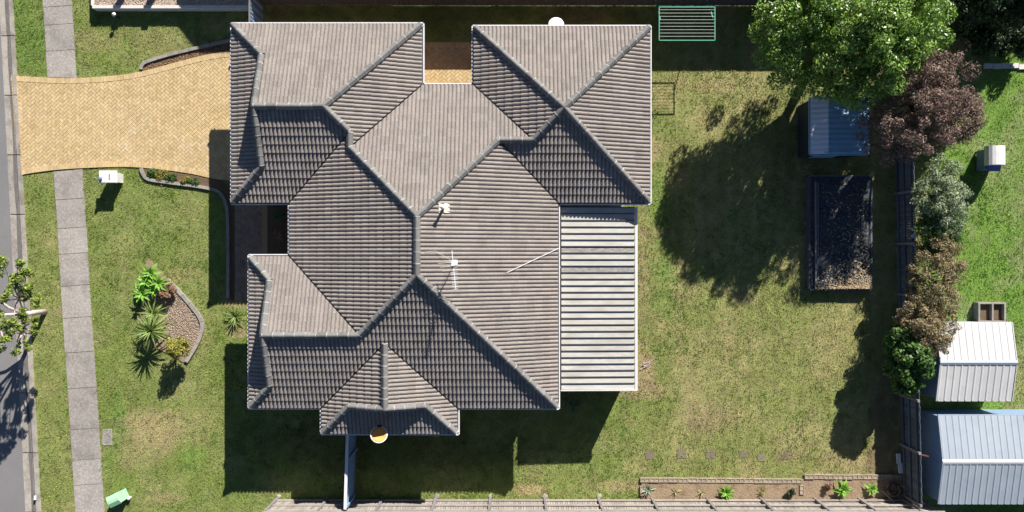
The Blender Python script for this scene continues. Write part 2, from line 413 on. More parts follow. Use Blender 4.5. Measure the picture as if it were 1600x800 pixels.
def lawn_tint(px, py):
    """albedo of the lawn at ground pixel px, py"""
    n1 = fbm(px, py, 120, 3); n2 = fbm(px, py, 38, 9); n3 = fbm(px, py, 10, 21, 3)
    green = np.array([0.125, 0.155, 0.038]); lush = np.array([0.086, 0.148, 0.027]); dry = np.array([0.215, 0.194, 0.082]); bare = np.array([0.25, 0.19, 0.105])
    def lerp(c, d, f): return c * (1 - f[..., None]) + d * f[..., None]
    c = np.broadcast_to(green, px.shape + (3,)).copy()
    sm = lambda v, a, b: np.clip((v - a) / (b - a), 0, 1)
    c = lerp(c, lush, sm(n1 + 0.5 * (n2 - 0.5), 0.48, 0.72) * 0.75)
    dryness = sm(n1 * 0.45 + n2 * 0.55, 0.42, 0.66) * 0.62
    back = sm(px, 960, 1080) * sm(1440 - px, 0, 30)
    dryness = np.clip(dryness + back * 0.33 + sm(n2, 0.45, 0.7) * back * 0.25, 0, 1)
    verge = sm(66 - (px - kx(py)), 0, 10) * sm(py, 290, 420)
    dryness = np.clip(dryness + verge * 0.22, 0, 1)
    topv = sm(130 - px, 0, 60) * sm(125 - py, 0, 20)
    dryness = dryness * (1 - 0.85 * topv)
    c = lerp(c, dry, dryness)
    right = sm(px, 1435, 1455)
    rg = lerp(np.broadcast_to(np.array([0.11, 0.185, 0.032]), c.shape).copy(), np.array([0.17, 0.20, 0.075]), sm(n2, 0.45, 0.75))
    c = lerp(c, rg, right)
    def blob(x, y, rx, ry, col, k):
        nonlocal c
        d = ((px - x) / rx) ** 2 + ((py - y) / ry) ** 2
        f = np.clip(1.25 - d - 1.1 * (n2 - 0.5) * 2 - 0.9 * (n3 - 0.5), 0, 1) * k
        c = lerp(c, np.array(col), f)
    for a in ((240, 672, 62, 34, bare * 1.1, 0.7), (215, 710, 40, 25, dry, 0.8), (300, 660, 50, 25, dry, 0.6), (150, 63, 50, 18, dry, 0.6), (260, 70, 60, 28, dry * 0.9, 0.5),
              (250, 778, 40, 10, bare, 0.5), (1015, 235, 20, 24, bare, 0.75), (1002, 420, 12, 90, bare * 0.9, 0.6), (1004, 570, 18, 40, bare, 0.8), (1000, 610, 45, 14, bare, 0.7),
              (1100, 650, 45, 30, bare * 0.85, 0.6), (1230, 708, 24, 16, bare * 0.8, 0.6), (1330, 718, 40, 18, bare, 0.75), (960, 760, 60, 10, bare, 0.75), (835, 765, 30, 12, bare * 1.2, 0.85),
              (1120, 135, 40, 12, bare, 0.45), (372, 470, 30, 14, bare, 0.8), (375, 515, 22, 12, bare, 0.7), (277, 430, 30, 12, dry, 0.8), (900, 22, 60, 14, bare * 0.7, 0.9),
              (310, 520, 22, 50, dry, 0.5), (440, 20, 20, 12, bare * 0.6, 0.7), (92, 487, 12, 6, bare, 0.6), (1070, 455, 30, 20, bare * 0.8, 0.5), (1320, 520, 50, 70, dry, 0.5),
              (300, 705, 22, 26, lush * 1.3, 0.5), (1030, 300, 16, 60, lush * 1.2, 0.5), (1040, 440, 22, 70, lush * 1.25, 0.5), (340, 380, 14, 60, lush * 1.3, 0.55), (185, 660, 12, 60, lush, 0.5),
              (170, 700, 10, 40, lush, 0.5), (170, 420, 25, 90, green * 0.95, 0.5), (1385, 640, 30, 70, bare * 0.5, 0.8), (1380, 725, 30, 30, bare * 0.55, 0.9),
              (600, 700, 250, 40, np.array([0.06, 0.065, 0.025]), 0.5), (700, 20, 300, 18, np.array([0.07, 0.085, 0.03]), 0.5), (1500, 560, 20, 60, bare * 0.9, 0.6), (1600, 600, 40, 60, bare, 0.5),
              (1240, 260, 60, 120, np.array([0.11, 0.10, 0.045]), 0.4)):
        blob(*a)
    weed = sm(fbm(px, py, 7, 55, 2), 0.66, 0.8) * sm(n2, 0.4, 0.6)
    c = lerp(c, lush * 0.9, weed * 0.6)
    stripe = 1 + 0.05 * np.sin(px / 3.3 + 4 * n1) * back
    c = c * (0.72 + 0.56 * n3[..., None]) * 1.72 * stripe[..., None]
    return c

# ------------------------------------------------------------------ ground sheet
def build_ground():
    xs = np.concatenate([[-400, -120, -50], np.arange(-26, 26.01, 0.12), [50, 120, 400]])
    ys = np.concatenate([[-400, -120, -40], np.arange(-14, 14.01, 0.12), [40, 120, 400]])
    X, Y = np.meshgrid(xs, ys)
    px = X * F / H + 800; py = 400 - Y * F / H
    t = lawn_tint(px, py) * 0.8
    w = np.clip(np.maximum((np.abs(X) - 22.5) / 3, (np.abs(Y) - 11.5) / 2), 0, 1)[..., None]
    t = t * (1 - w) + np.array([0.115, 0.13, 0.04]) * w
    Z = -0.012 + 0.016 * (fbm(px, py, 30, 77) - 0.5)
    far = (np.abs(X) > 26) | (np.abs(Y) > 14)
    Z[far] = -0.02
    nx, ny = len(xs), len(ys)
    idx = np.arange(nx * ny).reshape(ny, nx)
    q = np.stack([idx[:-1, :-1], idx[:-1, 1:], idx[1:, 1:], idx[1:, :-1]], -1).reshape(-1, 4)
    me = np_mesh('ground', np.stack([X, Y, Z], -1).reshape(-1, 3), q, attr_mat('lawn_soil', bump=0.02, bscale=60, vary=0.25), t.reshape(-1, 3), True)
    o = place('ground', me)
    tag(o, 'grassy ground around the house, patchy green and dry', 'ground', kind='structure')
build_ground()

def build_grass():
    n = 560000
    px = RNG.uniform(-60, 1660, n); py = RNG.uniform(-40, 840, n)
    rx, ry = px, py
    px = px + 9 * (fbm(rx, ry, 9, 41, 2) - 0.5); py = py + 9 * (fbm(rx, ry, 9, 43, 2) - 0.5)
    keep = px > kx(py, 19, 66)
    keep &= ~((px > foot_l(py) + 1) & (px < foot_r(py) - 1) & ((py < 122) | (py > 264)))
    for poly in (DRIVE, FRONTBED, STRIP_TOP, STRIP_BOT, BACKBED, HOUSE_G,
                 [(366, 300), (450, 300), (450, 400), (388, 400), (388, 471), (366, 471)], [(640, 60), (760, 60), (760, 140), (640, 140)], [(870, 320), (972, 320), (972, 590), (870, 590)],
                 [(146, -40), (420, -40), (420, 8), (146, 8)], [(1275, 150), (1350, 150), (1350, 240), (1275, 240)], [(1265, 275), (1362, 275), (1362, 455), (1265, 455)],
                 [(1425, 500), (1560, 500), (1560, 620), (1425, 620)], [(1425, 640), (1700, 640), (1700, 780), (1425, 780)]):
        keep &= ~inside(px, py, poly)
    px, py = rx, ry
    dens = fbm(px, py, 22, 5)
    # thin grass on the bare patches, none on the mulch under the tree by the fence
    keep &= RNG.random(n) < np.clip(0.35 + dens, 0, 1)
    keep &= ~((px > 1362) & (px < 1425) & (py > 150) & (RNG.random(n) < 0.8))
    px = px[keep]; py = py[keep]; n = len(px)
    X = (px - 800) * H / F; Y = (400 - py) * H / F
    hgt = RNG.uniform(0.018, 0.05, n) * (0.7 + 0.7 * fbm(px, py, 40, 31))
    hgt = np.where((px > 560) & (px < 860) & (py > 650), hgt * 1.4, hgt)
    lean = RNG.uniform(0.5, 1.7, n) * hgt
    a = RNG.uniform(0, 2 * np.pi, n); w = RNG.uniform(0.010, 0.02, n)
    b = a + np.pi / 2 + RNG.normal(0, 0.4, n)
    base = np.stack([X, Y, np.full(n, -0.012)], -1)
    side = np.stack([np.cos(b) * w, np.sin(b) * w, np.zeros(n)], -1)
    tip = base + np.stack([np.cos(a) * lean, np.sin(a) * lean, hgt], -1)
    V = np.stack([base - side, base + side, tip], 1).reshape(-1, 3)
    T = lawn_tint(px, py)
    T = T * RNG.uniform(0.75, 1.35, n)[:, None]
    straw = RNG.random(n) < 0.10
    T[straw] = T[straw] * 0.5 + np.array([0.30, 0.25, 0.12]) * 0.5
    # coarser weed tufts and dry fallen leaves lying in the turf
    m = 9000
    k = RNG.integers(0, n, 60000); wgt = fbm(px[k], py[k], 26, 91) + 0.5 * fbm(px[k], py[k], 140, 93)
    k = k[np.argsort(-wgt + RNG.normal(0, 0.22, len(k)))[:m]]
    rep_ = 6
    cx = np.repeat(X[k], rep_); cy = np.repeat(Y[k], rep_); q = len(cx)
    a = RNG.uniform(0, 2 * np.pi, q); L = RNG.uniform(0.04, 0.1, q)
    base = np.stack([cx, cy, np.full(q, -0.005)], -1)
    side = np.stack([-np.sin(a), np.cos(a), np.zeros(q)], -1) * 0.012
    tip = base + np.stack([np.cos(a) * L, np.sin(a) * L, RNG.uniform(0.02, 0.07, q)], -1)
    V2 = np.stack([base - side, base + side, tip], 1).reshape(-1, 3)
    T2 = np.repeat(lawn_tint(px[k], py[k]) * np.array([0.62, 0.9, 0.55]), rep_, 0) * RNG.uniform(0.7, 1.2, q)[:, None]
    j = RNG.integers(0, n, 7000); j = j[(px[j] > 980) | (RNG.random(len(j)) < 0.3)]
    q = len(j); a = RNG.uniform(0, 2 * np.pi, q); L = RNG.uniform(0.03, 0.06, q)
    base = np.stack([X[j], Y[j], RNG.uniform(0.03, 0.05, q)], -1)
    d = np.stack([np.cos(a), np.sin(a), np.zeros(q)], -1) * L[:, None]; e = np.stack([-np.sin(a), np.cos(a), RNG.uniform(-.4, .4, q)], -1) * (L * 0.5)[:, None]
    V3 = np.stack([base - d, base + e, base + d], 1).reshape(-1, 3)
    T3 = np.array([0.33, 0.24, 0.13]) * RNG.uniform(0.5, 1.3, q)[:, None]
    V = np.concatenate([V, V2, V3]); T = np.concatenate([T, T2, T3]); n = len(T)
    me = np_mesh('grass', V, np.arange(n * 3).reshape(-1, 3), attr_mat('grass_blade', transl=0.3), np.repeat(T, 3, 0))
    tag(place('grass', me), 'short mown grass covering the yards and verges', 'grass', kind='stuff')
build_grass()

# ------------------------------------------------------------------ road, kerb, footpath, driveway
def build_road():
    mb = MB()
    ys = list(range(-400, 1201, 100))
    L = [G(-700, y, 0.006) for y in ys]; R = [G(kx(y, 0, 41), y, 0.006) for y in ys]
    mb.add(L + R, [(i, i + 1, i + 1 + len(ys), i + len(ys)) for i in range(len(ys) - 1)])
    mb.obj('road', M_ASPH, (0, 0, 0), 'grey asphalt street along the left edge', 'road', kind='structure')
    # kerb and channel, cast in lengths
    root = thing('kerb', 'pale concrete kerb and channel between street and verge', 'kerb', G(20, 400))
    root['kind'] = 'structure'
    y = -130.0
    while y < 930:
        y2 = y + 93
        gap = 0.7
        mb = MB()
        prof = [(-1.0, 0.012), (8.0, 0.012), (10.5, -0.01), (13.0, 0.02), (15.0, 0.075), (20.0, 0.085), (20.5, -0.02)]
        rows = []
        for yy in (y + gap, y2 - gap):
            rows.append([G(kx(yy, 0, 41) + p * (1.0 + 0.15 * yy / 800), yy, z) for p, z in prof])
        k = len(prof)
        mb.add(rows[0] + rows[1], [(i, i + k, i + k + 1, i + 1) for i in range(k - 1)] + [tuple(range(k - 1, -1, -1)), tuple(range(k, 2 * k))])
        o = mb.part('kerb_segment', M_KERB, root)
        # grime lying in the channel
        mb = MB()
        row = []
        for yy in (y + gap, (y + y2) / 2, y2 - gap):
            w = random.uniform(1.5, 4.0)
            row.append([G(kx(yy, 0, 41) + 10.3 * (1 + 0.15 * yy / 800) + s * w, yy, 0.0165 if s < 0 else 0.022) for s in (-1, 0.75)])
        mb.add([p for r in row for p in r], [(0, 2, 3, 1), (2, 4, 5, 3)])
        mb.part('channel_grime', M_KERBDIRT, o)
        y = y2
build_road()

def build_footpath():
    root = thing('footpath', 'concrete slab footpath running beside the verge', 'footpath', G(110, 450))
    root['kind'] = 'structure'
    joints = [[-90, -36, 10, 38, 79, 121.5], [265, 311, 356, 396, 446, 496, 550, 606, 670, 718, 757, 812, 870, 930]]
    for js in joints:
        for a, b in zip(js[:-1], js[1:]):
            g = 0.35
            dl = random.uniform(-0.4, 0.4)
            ta = -2.0 if a not in (265,) else 2.0
            tb = -2.0 if b != 121.5 else 0.5
            poly = [G(foot_l(a) + dl, a + g + (1.5 if a != 265 else 3)), G(foot_r(a) + dl, a + g + (-1.5 if a != 265 else -1)),
                    G(foot_r(b) + dl, b - g - (1.5 if b != 121.5 else -0.5)), G(foot_l(b) + dl, b - g + (1.5 if b != 121.5 else -0.5))]
            mb = MB(); mb.prism(poly, -0.05, 0.014 + random.uniform(-0.003, 0.004))
            mb.part('slab', M_CONC, root)
build_footpath()

def offset_poly(poly, d):
    n = len(poly); out = []
    a = sum(poly[i][0] * poly[(i + 1) % n][1] - poly[(i + 1) % n][0] * poly[i][1] for i in range(n))
    s = 1 if a > 0 else -1
    for i in range(n):
        p0 = Vector(poly[i - 1][:2]); p1 = Vector(poly[i][:2]); p2 = Vector(poly[(i + 1) % n][:2])
        d1 = (p1 - p0).normalized(); d2 = (p2 - p1).normalized()
        n1 = Vector((-d1.y, d1.x)) * s; n2 = Vector((-d2.y, d2.x)) * s
        m = (n1 + n2)
        m = m / max(0.3, m.dot(n1)) if m.length > 1e-6 else n1
        out.append(tuple(p1 + m * d))
    return out

def herringbone(poly, origin, rot, W, mb, z=0.03, margin=0.0, Lb=None):
    """pavers two to one, in herringbone, centres inside poly"""
    xs = [p[0] for p in poly]; ys = [p[1] for p in poly]
    cx, cy = origin
    R = max(math.hypot(x - cx, y - cy) for x, y in poly)
    n = int(R / W) + 4
    c, s = math.cos(rot), math.sin(rot)
    cand = []
    for i in range(-n, n):
        for j in range(-n, n):
            k = (i - j) % 4
            if k == 0: cand.append((i + 1.0, j + 0.5, 0))
            elif k == 3: cand.append((i + 0.5, j + 1.0, 1))
    A = np.array(cand)
    X = cx + (A[:, 0] * c - A[:, 1] * s) * W; Y = cy + (A[:, 0] * s + A[:, 1] * c) * W
    ok = inside(X, Y, poly)
    for x, y, o in zip(X[ok], Y[ok], A[ok, 2]):
        paver(mb, x, y, rot + (math.pi / 2 if o else 0), 2 * W, W, z)

def paver(mb, x, y, r, l, w, z, gap=0.006):
    hl, hw = l / 2 - gap / 2, w / 2 - gap / 2
    c, s = math.cos(r), math.sin(r)
    z += random.uniform(-0.003, 0.003)
    ch = 0.003
    vs = []
    for dx, dy, zz in ((hl, hw, z - 0.03), (hl - ch, hw - ch, z)):
        for sx, sy in ((-1, -1), (1, -1), (1, 1), (-1, 1)):
            vs.append((x + c * sx * dx - s * sy * dy, y + s * sx * dx + c * sy * dy, zz))
    mb.add(vs, [(4, 5, 6, 7), (0, 1, 5, 4), (1, 2, 6, 5), (2, 3, 7, 6), (3, 0, 4, 7)])

def border(mb, line, z, l=0.23, w=0.115, side=1):
    pts = [Vector(p[:2]) for p in line]
    d = 0.0; seg = 0
    tot = sum((pts[i + 1] - pts[i]).length for i in range(len(pts) - 1))
    m = int(tot / w)
    for k in range(m):
        t = (k + 0.5) * tot / m
        i = 0
        while i < len(pts) - 2 and t > (pts[i + 1] - pts[i]).length:
            t -= (pts[i + 1] - pts[i]).length; i += 1
        dv = (pts[i + 1] - pts[i]).normalized()
        nrm = Vector((-dv.y, dv.x)) * side
        p = pts[i] + dv * t + nrm * (l / 2)
        paver(mb, p.x, p.y, math.atan2(nrm.y, nrm.x), l, w, z)

def smooth_line(pts, k=4):
    out = []
    n = len(pts)
    for i in range(n - 1):
        p0 = Vector(pts[max(i - 1, 0)][:2]); p1 = Vector(pts[i][:2]); p2 = Vector(pts[i + 1][:2]); p3 = Vector(pts[min(i + 2, n - 1)][:2])
        for j in range(k):
            t = j / k
            out.append(tuple(0.5 * ((2 * p1) + (p2 - p0) * t + (2 * p0 - 5 * p1 + 4 * p2 - p3) * t * t + (3 * p1 - p0 - 3 * p2 + p3) * t ** 3)))
    out.append(tuple(pts[-1][:2]))
    return out

def build_driveway():
    top = smooth_line([G(*p)[:2] for p in DRIVE_TOP]); bot = smooth_line([G(*p)[:2] for p in DRIVE_BOT])
    poly = top + bot[::-1]
    mb = MB(); mb.prism(poly, -0.05, 0.014)
    o = mb.obj('driveway', M_SAND, tuple(G(190, 190)), 'sandy yellow herringbone paved driveway from the street to the house', 'driveway', kind='structure')
    mb = MB()
    inner = offset_poly(poly, 0.15)
    herringbone(inner, tuple(G(190, 190)[:2]), math.radians(45), 0.118, mb, 0.026)
    border(mb, top, 0.037, side=-1); border(mb, bot, 0.037, side=1)
    border(mb, [top[0], bot[0]], 0.044, side=1)
    p = mb.part('pavers', M_PAVER, o)
    p['kind'] = 'stuff'
build_driveway()

def build_courts():
    # entry path in the shade of the front porch and the small court between the roof wings
    poly = [tuple(G(*p)[:2]) for p in ((367, 300), (418, 300), (418, 400), (388, 402), (388, 470), (367, 470))]
    mb = MB(); mb.prism(poly, -0.05, 0.014)
    o = mb.obj('entry_path', M_SAND, tuple(G(385, 400)), 'shaded paved path beside the front wall', 'path', kind='structure')
    mb = MB()
    herringbone(offset_poly(poly, 0.18), tuple(G(385, 380)[:2]), math.radians(45), 0.118, mb, 0.03)
    border(mb, [poly[5], poly[0]], 0.031, side=-1); border(mb, [poly[4], poly[5]], 0.031, side=-1)
    p = mb.part('pavers', M_PATHPAVER, o); p['kind'] = 'stuff'
    poly = [tuple(G(*p)[:2]) for p in ((650, 66), (752, 66), (752, 150), (650, 150))]
    mb = MB(); mb.prism(poly, -0.05, 0.012)
    o = mb.obj('court_paving', M_SAND, tuple(G(700, 110)), 'herringbone paved court between the two roof wings', 'paving', kind='structure')
    mb = MB(); herringbone(offset_poly(poly, 0.2), tuple(G(700, 110)[:2]), math.radians(45), 0.118, mb, 0.03); border(mb, [poly[0], poly[1]], 0.031, side=-1)
    p = mb.part('pavers', M_PAVER, o); p['kind'] = 'stuff'
    mb = MB(); mb.prism([tuple(G(*p)[:2]) for p in ((418, 310), (458, 310), (458, 405), (418, 402))], -0.04, 0.03)
    mb.obj('entry_bed', M_SOIL, tuple(G(435, 360)), 'dark soil garden bed in the corner of the front porch', 'garden bed', kind='structure')
    mb = MB(); mb.prism([tuple(G(*p)[:2]) for p in ((868, 318), (974, 318), (974, 592), (868, 592))], -0.04, 0.02)
    mb.obj('patio_slab', M_CONC, tuple(G(925, 460)), 'concrete patio floor under the metal patio roof', 'patio', kind='structure')
build_courts()

# ------------------------------------------------------------------ the house
EZ = 2.6
ES = (H - EZ) / F
TP = math.tan(math.radians(22.5)); CP = math.cos(math.radians(22.5)); SP = math.sin(math.radians(22.5))
def R3(x, y, h=0.0, dz=0.0):
    return Vector(((x - 800) * ES, (400 - y) * ES, EZ + h * ES * TP + dz))

FACES = {   # name: (eave coordinate, up-slope direction in photo px, convex pieces)
 'a_n': (('y', 35, 1), [[(360,35),(663,35),(606,92),(417,92)], [(417,92),(606,92),(520.5,177.5),(417,177.5)]]),
 'a_w': (('x', 360, 1), [[(360,35),(417,92),(417,263),(360,320)]]),
 'a_s': (('y', 320, -1), [[(360,320),(417,263),(507,263),(450,320)], [(417,263),(417,177.5),(520.5,177.5),(556.5,213.5),(507,263)]]),
 'a_e': (('x', 663, -1), [[(663,35),(663,130),(579.5,213.5),(556.5,213.5),(520.5,177.5)], [(579.5,213.5),(556.5,236.5),(556.5,213.5)]]),
 'c_n': (('y', 130, 1), [[(663,130),(737,130),(832,225),(568,225)], [(568,225),(780,225),(662.5,342.5),(556.5,236.5)]]),
 'c_w': (('x', 450, 1), [[(533.5,236.5),(556.5,213.5),(556.5,236.5)], [(450,320),(533.5,236.5),(556.5,236.5),(662.5,342.5),(662.5,427.5),(571.5,518.5),(450,397)]]),
 'c_e': (('x', 875, -1), [[(875,320),(780,225),(662.5,342.5),(662.5,427.5),(875,640)]]),
 'd_n': (('y', 397, 1), [[(387,397),(450,397),(490,437),(427,437)], [(427,437),(490,437),(571.5,518.5),(427,518.5)]]),
 'd_w': (('x', 387, 1), [[(387,397),(427,437),(427,600),(387,640)]]),
 'c_s': (('y', 640, -1), [[(387,640),(427,600),(540,600),(500,640)], [(678,600),(835,600),(875,640),(718,640)], [(427,531),(609,531),(540,600),(427,600)],
                          [(609,531),(766,531),(835,600),(678,600)], [(427,518.5),(571.5,518.5),(571.5,531),(427,531)], [(571.5,518.5),(662.5,427.5),(766,531),(571.5,531)]]),
 'g_w': (('x', 500, 1), [[(510,630),(609,531),(609,630)], [(500,640),(510,630),(550,630),(500,680)]]),
 'g_e': (('x', 718, -1), [[(708,630),(609,531),(609,630)], [(718,640),(708,630),(668,630),(718,680)]]),
 'g_s': (('y', 680, -1), [[(500,680),(550,630),(668,630),(718,680)]]),
 'b_n': (('y', 39, 1), [[(737,39),(1018,39),(877.5,179.5)]]),
 'b_e': (('x', 1018, -1), [[(1018,39),(1018,320),(877.5,179.5)]]),
 'b_s': (('y', 320, -1), [[(780,225),(923,225),(1018,320),(875,320)], [(832,225),(877.5,179.5),(923,225)]]),
 'b_w': (('x', 737, 1), [[(737,39),(737,130),(832,225),(877.5,179.5)]]),
}
VALLEYS = [((450,320),(556.5,213.5)), ((663,130),(556.5,236.5)), ((450,397),(571.5,518.5)), ((737,130),(832,225)), ((875,320),(780,225)), ((500,640),(609,531)), ((718,640),(609,531))]
EAVES = [((360,35),(663,35)), ((663,35),(663,130)), ((663,130),(737,130)), ((737,130),(737,39)), ((737,39),(1018,39)), ((1018,39),(1018,320)), ((1018,320),(875,320)), ((875,320),(875,640)),
         ((875,640),(718,640)), ((718,640),(718,680)), ((718,680),(500,680)), ((500,680),(500,640)), ((500,640),(387,640)), ((387,640),(387,397)), ((387,397),(450,397)), ((450,397),(450,320)),
         ((450,320),(360,320)), ((360,320),(360,35))]
CAPS = [((417,177.5,142.5),(520.5,177.5,142.5)), ((663,35,0),(520.5,177.5,142.5)), ((556.5,213.5,106.5),(520.5,177.5,142.5)), ((360,35,0),(417,92,57)), ((360,320,0),(417,263,57)),
        ((417,92,57),(417,177.5,142.5)), ((417,263,57),(417,177.5,142.5)), ((556.5,213.5,106.5),(556.5,236.5,106.5)), ((556.5,236.5,106.5),(662.5,342.5,212.5)), ((662.5,342.5,212.5),(662.5,427.5,212.5)),
        ((780,225,95),(662.5,342.5,212.5)), ((780,225,95),(832,225,95)), ((832,225,95),(877.5,179.5,140.5)), ((737,39,0),(877.5,179.5,140.5)), ((1018,39,0),(877.5,179.5,140.5)), ((1018,320,0),(877.5,179.5,140.5)),
        ((875,640,0),(662.5,427.5,212.5)), ((571.5,518.5,121.5),(662.5,427.5,212.5)), ((427,518.5,121.5),(571.5,518.5,121.5)), ((387,397,0),(427,437,40)), ((387,640,0),(427,600,40)),
        ((427,437,40),(427,518.5,121.5)), ((427,600,40),(427,518.5,121.5)), ((609,531,109),(609,630,109)), ((500,680,0),(550,630,50)), ((718,680,0),(668,630,50)), ((550,630,50),(609,630,109)), ((668,630,50),(609,630,109))]

def on_valley(a, b):
    for p, q in VALLEYS:
        d = Vector(q) - Vector(p); L = d.length; d /= L
        ok = True
        for r in (a, b):
            w = Vector(r) - Vector(p)
            if abs(w.x * d.y - w.y * d.x) > 0.6 or not (-1 < w.dot(d) < L + 1): ok = False
        if ok: return True
    return False

def clip_planes(piece):
    """inward half-planes (nx, ny, c): nx*x + ny*y >= c, world metres"""
    pts = [R3(*p)[:2] for p in piece]
    n = len(pts); cx = sum(p[0] for p in pts) / n; cy = sum(p[1] for p in pts) / n
    out = []
    for i in range(n):
        a, b = pts[i], pts[(i + 1) % n]
        nx, ny = -(b[1] - a[1]), b[0] - a[0]
        l = math.hypot(nx, ny); nx /= l; ny /= l
        c = nx * a[0] + ny * a[1]
        if nx * cx + ny * cy < c: nx, ny, c = -nx, -ny, -c
        if on_valley(piece[i], piece[(i + 1) % n]): c += 0.022
        out.append((nx, ny, c))
    return out

def clip_poly(poly, planes):
    for nx, ny, c in planes:
        if not poly: return poly
        out = []
        for i in range(len(poly)):
            a, b = poly[i], poly[(i + 1) % len(poly)]
            da = nx * a[0] + ny * a[1] - c; db = nx * b[0] + ny * b[1] - c
            if da >= -1e-7: out.append(a)
            if (da > 1e-7 and db < -1e-7) or (da < -1e-7 and db > 1e-7):
                t = da / (da - db); out.append(a + (b - a) * t)
        poly = out
    return poly

TW, TG = 0.30, 0.32
PU = [0.0, 0.022, 0.042, 0.082, 0.128, 0.15, 0.172, 0.192, 0.232, 0.278, 0.30]
PN = [0.0, 0.0, 0.034, 0.050, 0.034, 0.0, 0.0, 0.034, 0.050, 0.034, 0.0]
def tile_faces(v0):
    """faces of one tile in (u, v, n): rolled top and the nose at its lower edge"""
    fs = []
    lo, hi, th = v0, TG + 0.02, 0.046
    for i in range(10):
        u0, u1, n0, n1 = PU[i], PU[i + 1], PN[i], PN[i + 1]
        fs.append([(u0, lo, n0 + th), (u1, lo, n1 + th), (u1, hi, n1), (u0, hi, n0)])
        fs.append([(u0, lo, n0 - 0.006), (u1, lo, n1 - 0.006), (u1, lo, n1 + th), (u0, lo, n0 + th)])
    return fs

def build_house():
    house = thing('brick_house', 'large brick house with brown-grey tiled hip and gable roof', 'house', tuple(G(660, 350)))
    under = MB()
    tiles = []                                            # (projected size, faces or None, matrix)
    for name, ((ax, e, sg), pieces) in FACES.items():
        planes = [clip_planes(p) for p in pieces]
        for p in pieces:
            q = [R3(x, y, (y - e) * sg if ax == 'y' else (x - e) * sg, -0.03) for x, y in p]
            if (q[1] - q[0]).cross(q[2] - q[0]).z < 0: q = q[::-1]
            under.add(q, [tuple(range(len(q)))])
        # plane frame: origin on the eave line, V up-slope, U along the eave, N out of the plane
        if ax == 'y': V = Vector((0, -sg * CP, SP))
        else: V = Vector((sg * CP, 0, SP))
        Vh = Vector((V.x, V.y, 0)).normalized()
        U = Vector((Vh.y, -Vh.x, 0))
        N = U.cross(V)
        O = R3(800, e) if ax == 'y' else R3(e, 400)
        us = []; vs = []
        for p in pieces:
            for x, y in p:
                w = R3(x, y) - O
                us.append(w.dot(U)); vs.append(w.dot(Vh) / CP)
        start = 0.115
        for r in range(int(max(vs) / TG) + 2):
            for c in range(math.floor(min(us) / TW) - 1, math.ceil(max(us) / TW) + 1):
                u0 = c * TW; v0 = start + r * TG
                corners = [O + U * (u0 + a) + V * (v0 + b) for a in (0, TW) for b in (0, TG)]
                jit = random.uniform(-0.004, 0.004)
                m = Matrix.Identity(4)
                for i in range(3):
                    m[i][0] = U[i]; m[i][1] = V[i]; m[i][2] = N[i]
                    m[i][3] = (O + U * u0 + V * v0 + N * jit)[i]
                full = False
                for pl in planes:
                    if all(nx * k.x + ny * k.y >= c0 for k in corners for nx, ny, c0 in pl): full = True
                z = sum(k.z for k in corners) / 4
                if full:
                    tiles.append((1 / (H - z) ** 2, None, m)); continue
                inb = False
                out = []
                for f in tile_faces(0.0):
                    w = [m @ Vector(q) for q in f]
                    for pl in planes:
                        q = clip_poly(w, pl)
                        if len(q) >= 3: out.append(q)
                if not out: continue
                area = 0.0
                for q in out:
                    for i in range(1, len(q) - 1):
                        area += abs((q[i] - q[0]).cross(q[i + 1] - q[0]).z) / 2
                if area < 0.003: continue
                tiles.append((area / (TW * TG * CP) / (H - z) ** 2, out, m))
    roof = under.part('roof', M_UNDER, house)
    org = parent_origin(roof)
    # one shared mesh for whole tiles
    tmb = MB()
    k = len(PU)
    vv = [(u, 0.0, n + 0.046) for u, n in zip(PU, PN)] + [(u, TG + 0.02, n) for u, n in zip(PU, PN)] + [(u, 0.0, n - 0.006) for u, n in zip(PU, PN)]
    tmb.add(vv, [(i, i + 1, k + i + 1, k + i) for i in range(k - 1)] + [(2 * k + i, 2 * k + i + 1, i + 1, i) for i in range(k - 1)])
    tme = tmb.mesh('tile', M_TILE)
    tiles.sort(key=lambda t: -t[0])
    rest = MB()
    for i, (a, faces, m) in enumerate(tiles):
        if i < 300 and faces is None:
            place('tile', tme, roof, Matrix.Translation(-org) @ m)
        elif faces is None:
            rest.add([m @ Vector(v) for v in vv], tmb.f)
        else:
            # weld the clipped faces of a cut tile so that it stays one island
            key = {}; vs = []; fs = []
            for q in faces:
                f = []
                for p in q:
                    kk = (round(p.x, 4), round(p.y, 4), round(p.z, 4))
                    if kk not in key: key[kk] = len(vs); vs.append(p)
                    if not f or f[-1] != key[kk]: f.append(key[kk])
                if len(set(f)) >= 3 and len(set(f)) == len(f): fs.append(tuple(f))
            if fs: rest.add(vs, fs)
    o = rest.part('roof_tiles', M_TILE, roof); o['kind'] = 'stuff'
    # ridge, hip and barge caps
    L0 = 0.40
    cmb = MB()
    sec = [(-0.118, -0.19), (-0.114, -0.065), (-0.03, 0.022), (0.0, 0.028), (0.03, 0.022), (0.114, -0.065), (0.118, -0.19)]
    def ring(x, s, dz): return [(x, a * s, b * s + dz) for a, b in sec]
    rings = [ring(0.0, 1.07, 0.011), ring(0.034, 1.07, 0.011), ring(0.036, 1.03, 0.005), ring(L0 + 0.03, 0.95, -0.006)]
    ks = len(sec)
    cmb.add([p for r in rings for p in r], [(j * ks + i, (j + 1) * ks + i, (j + 1) * ks + i + 1, j * ks + i + 1) for j in range(3) for i in range(ks - 1)] + [tuple(range(ks))])
    cme = cmb.mesh('ridge_cap', M_CAP)
    cme.materials.append(M_JOINT)
    for i in list(range(ks - 1)) + [3 * (ks - 1)]: cme.polygons[i].material_index = 1      # mortar smeared over the joint
    mmb = MB()
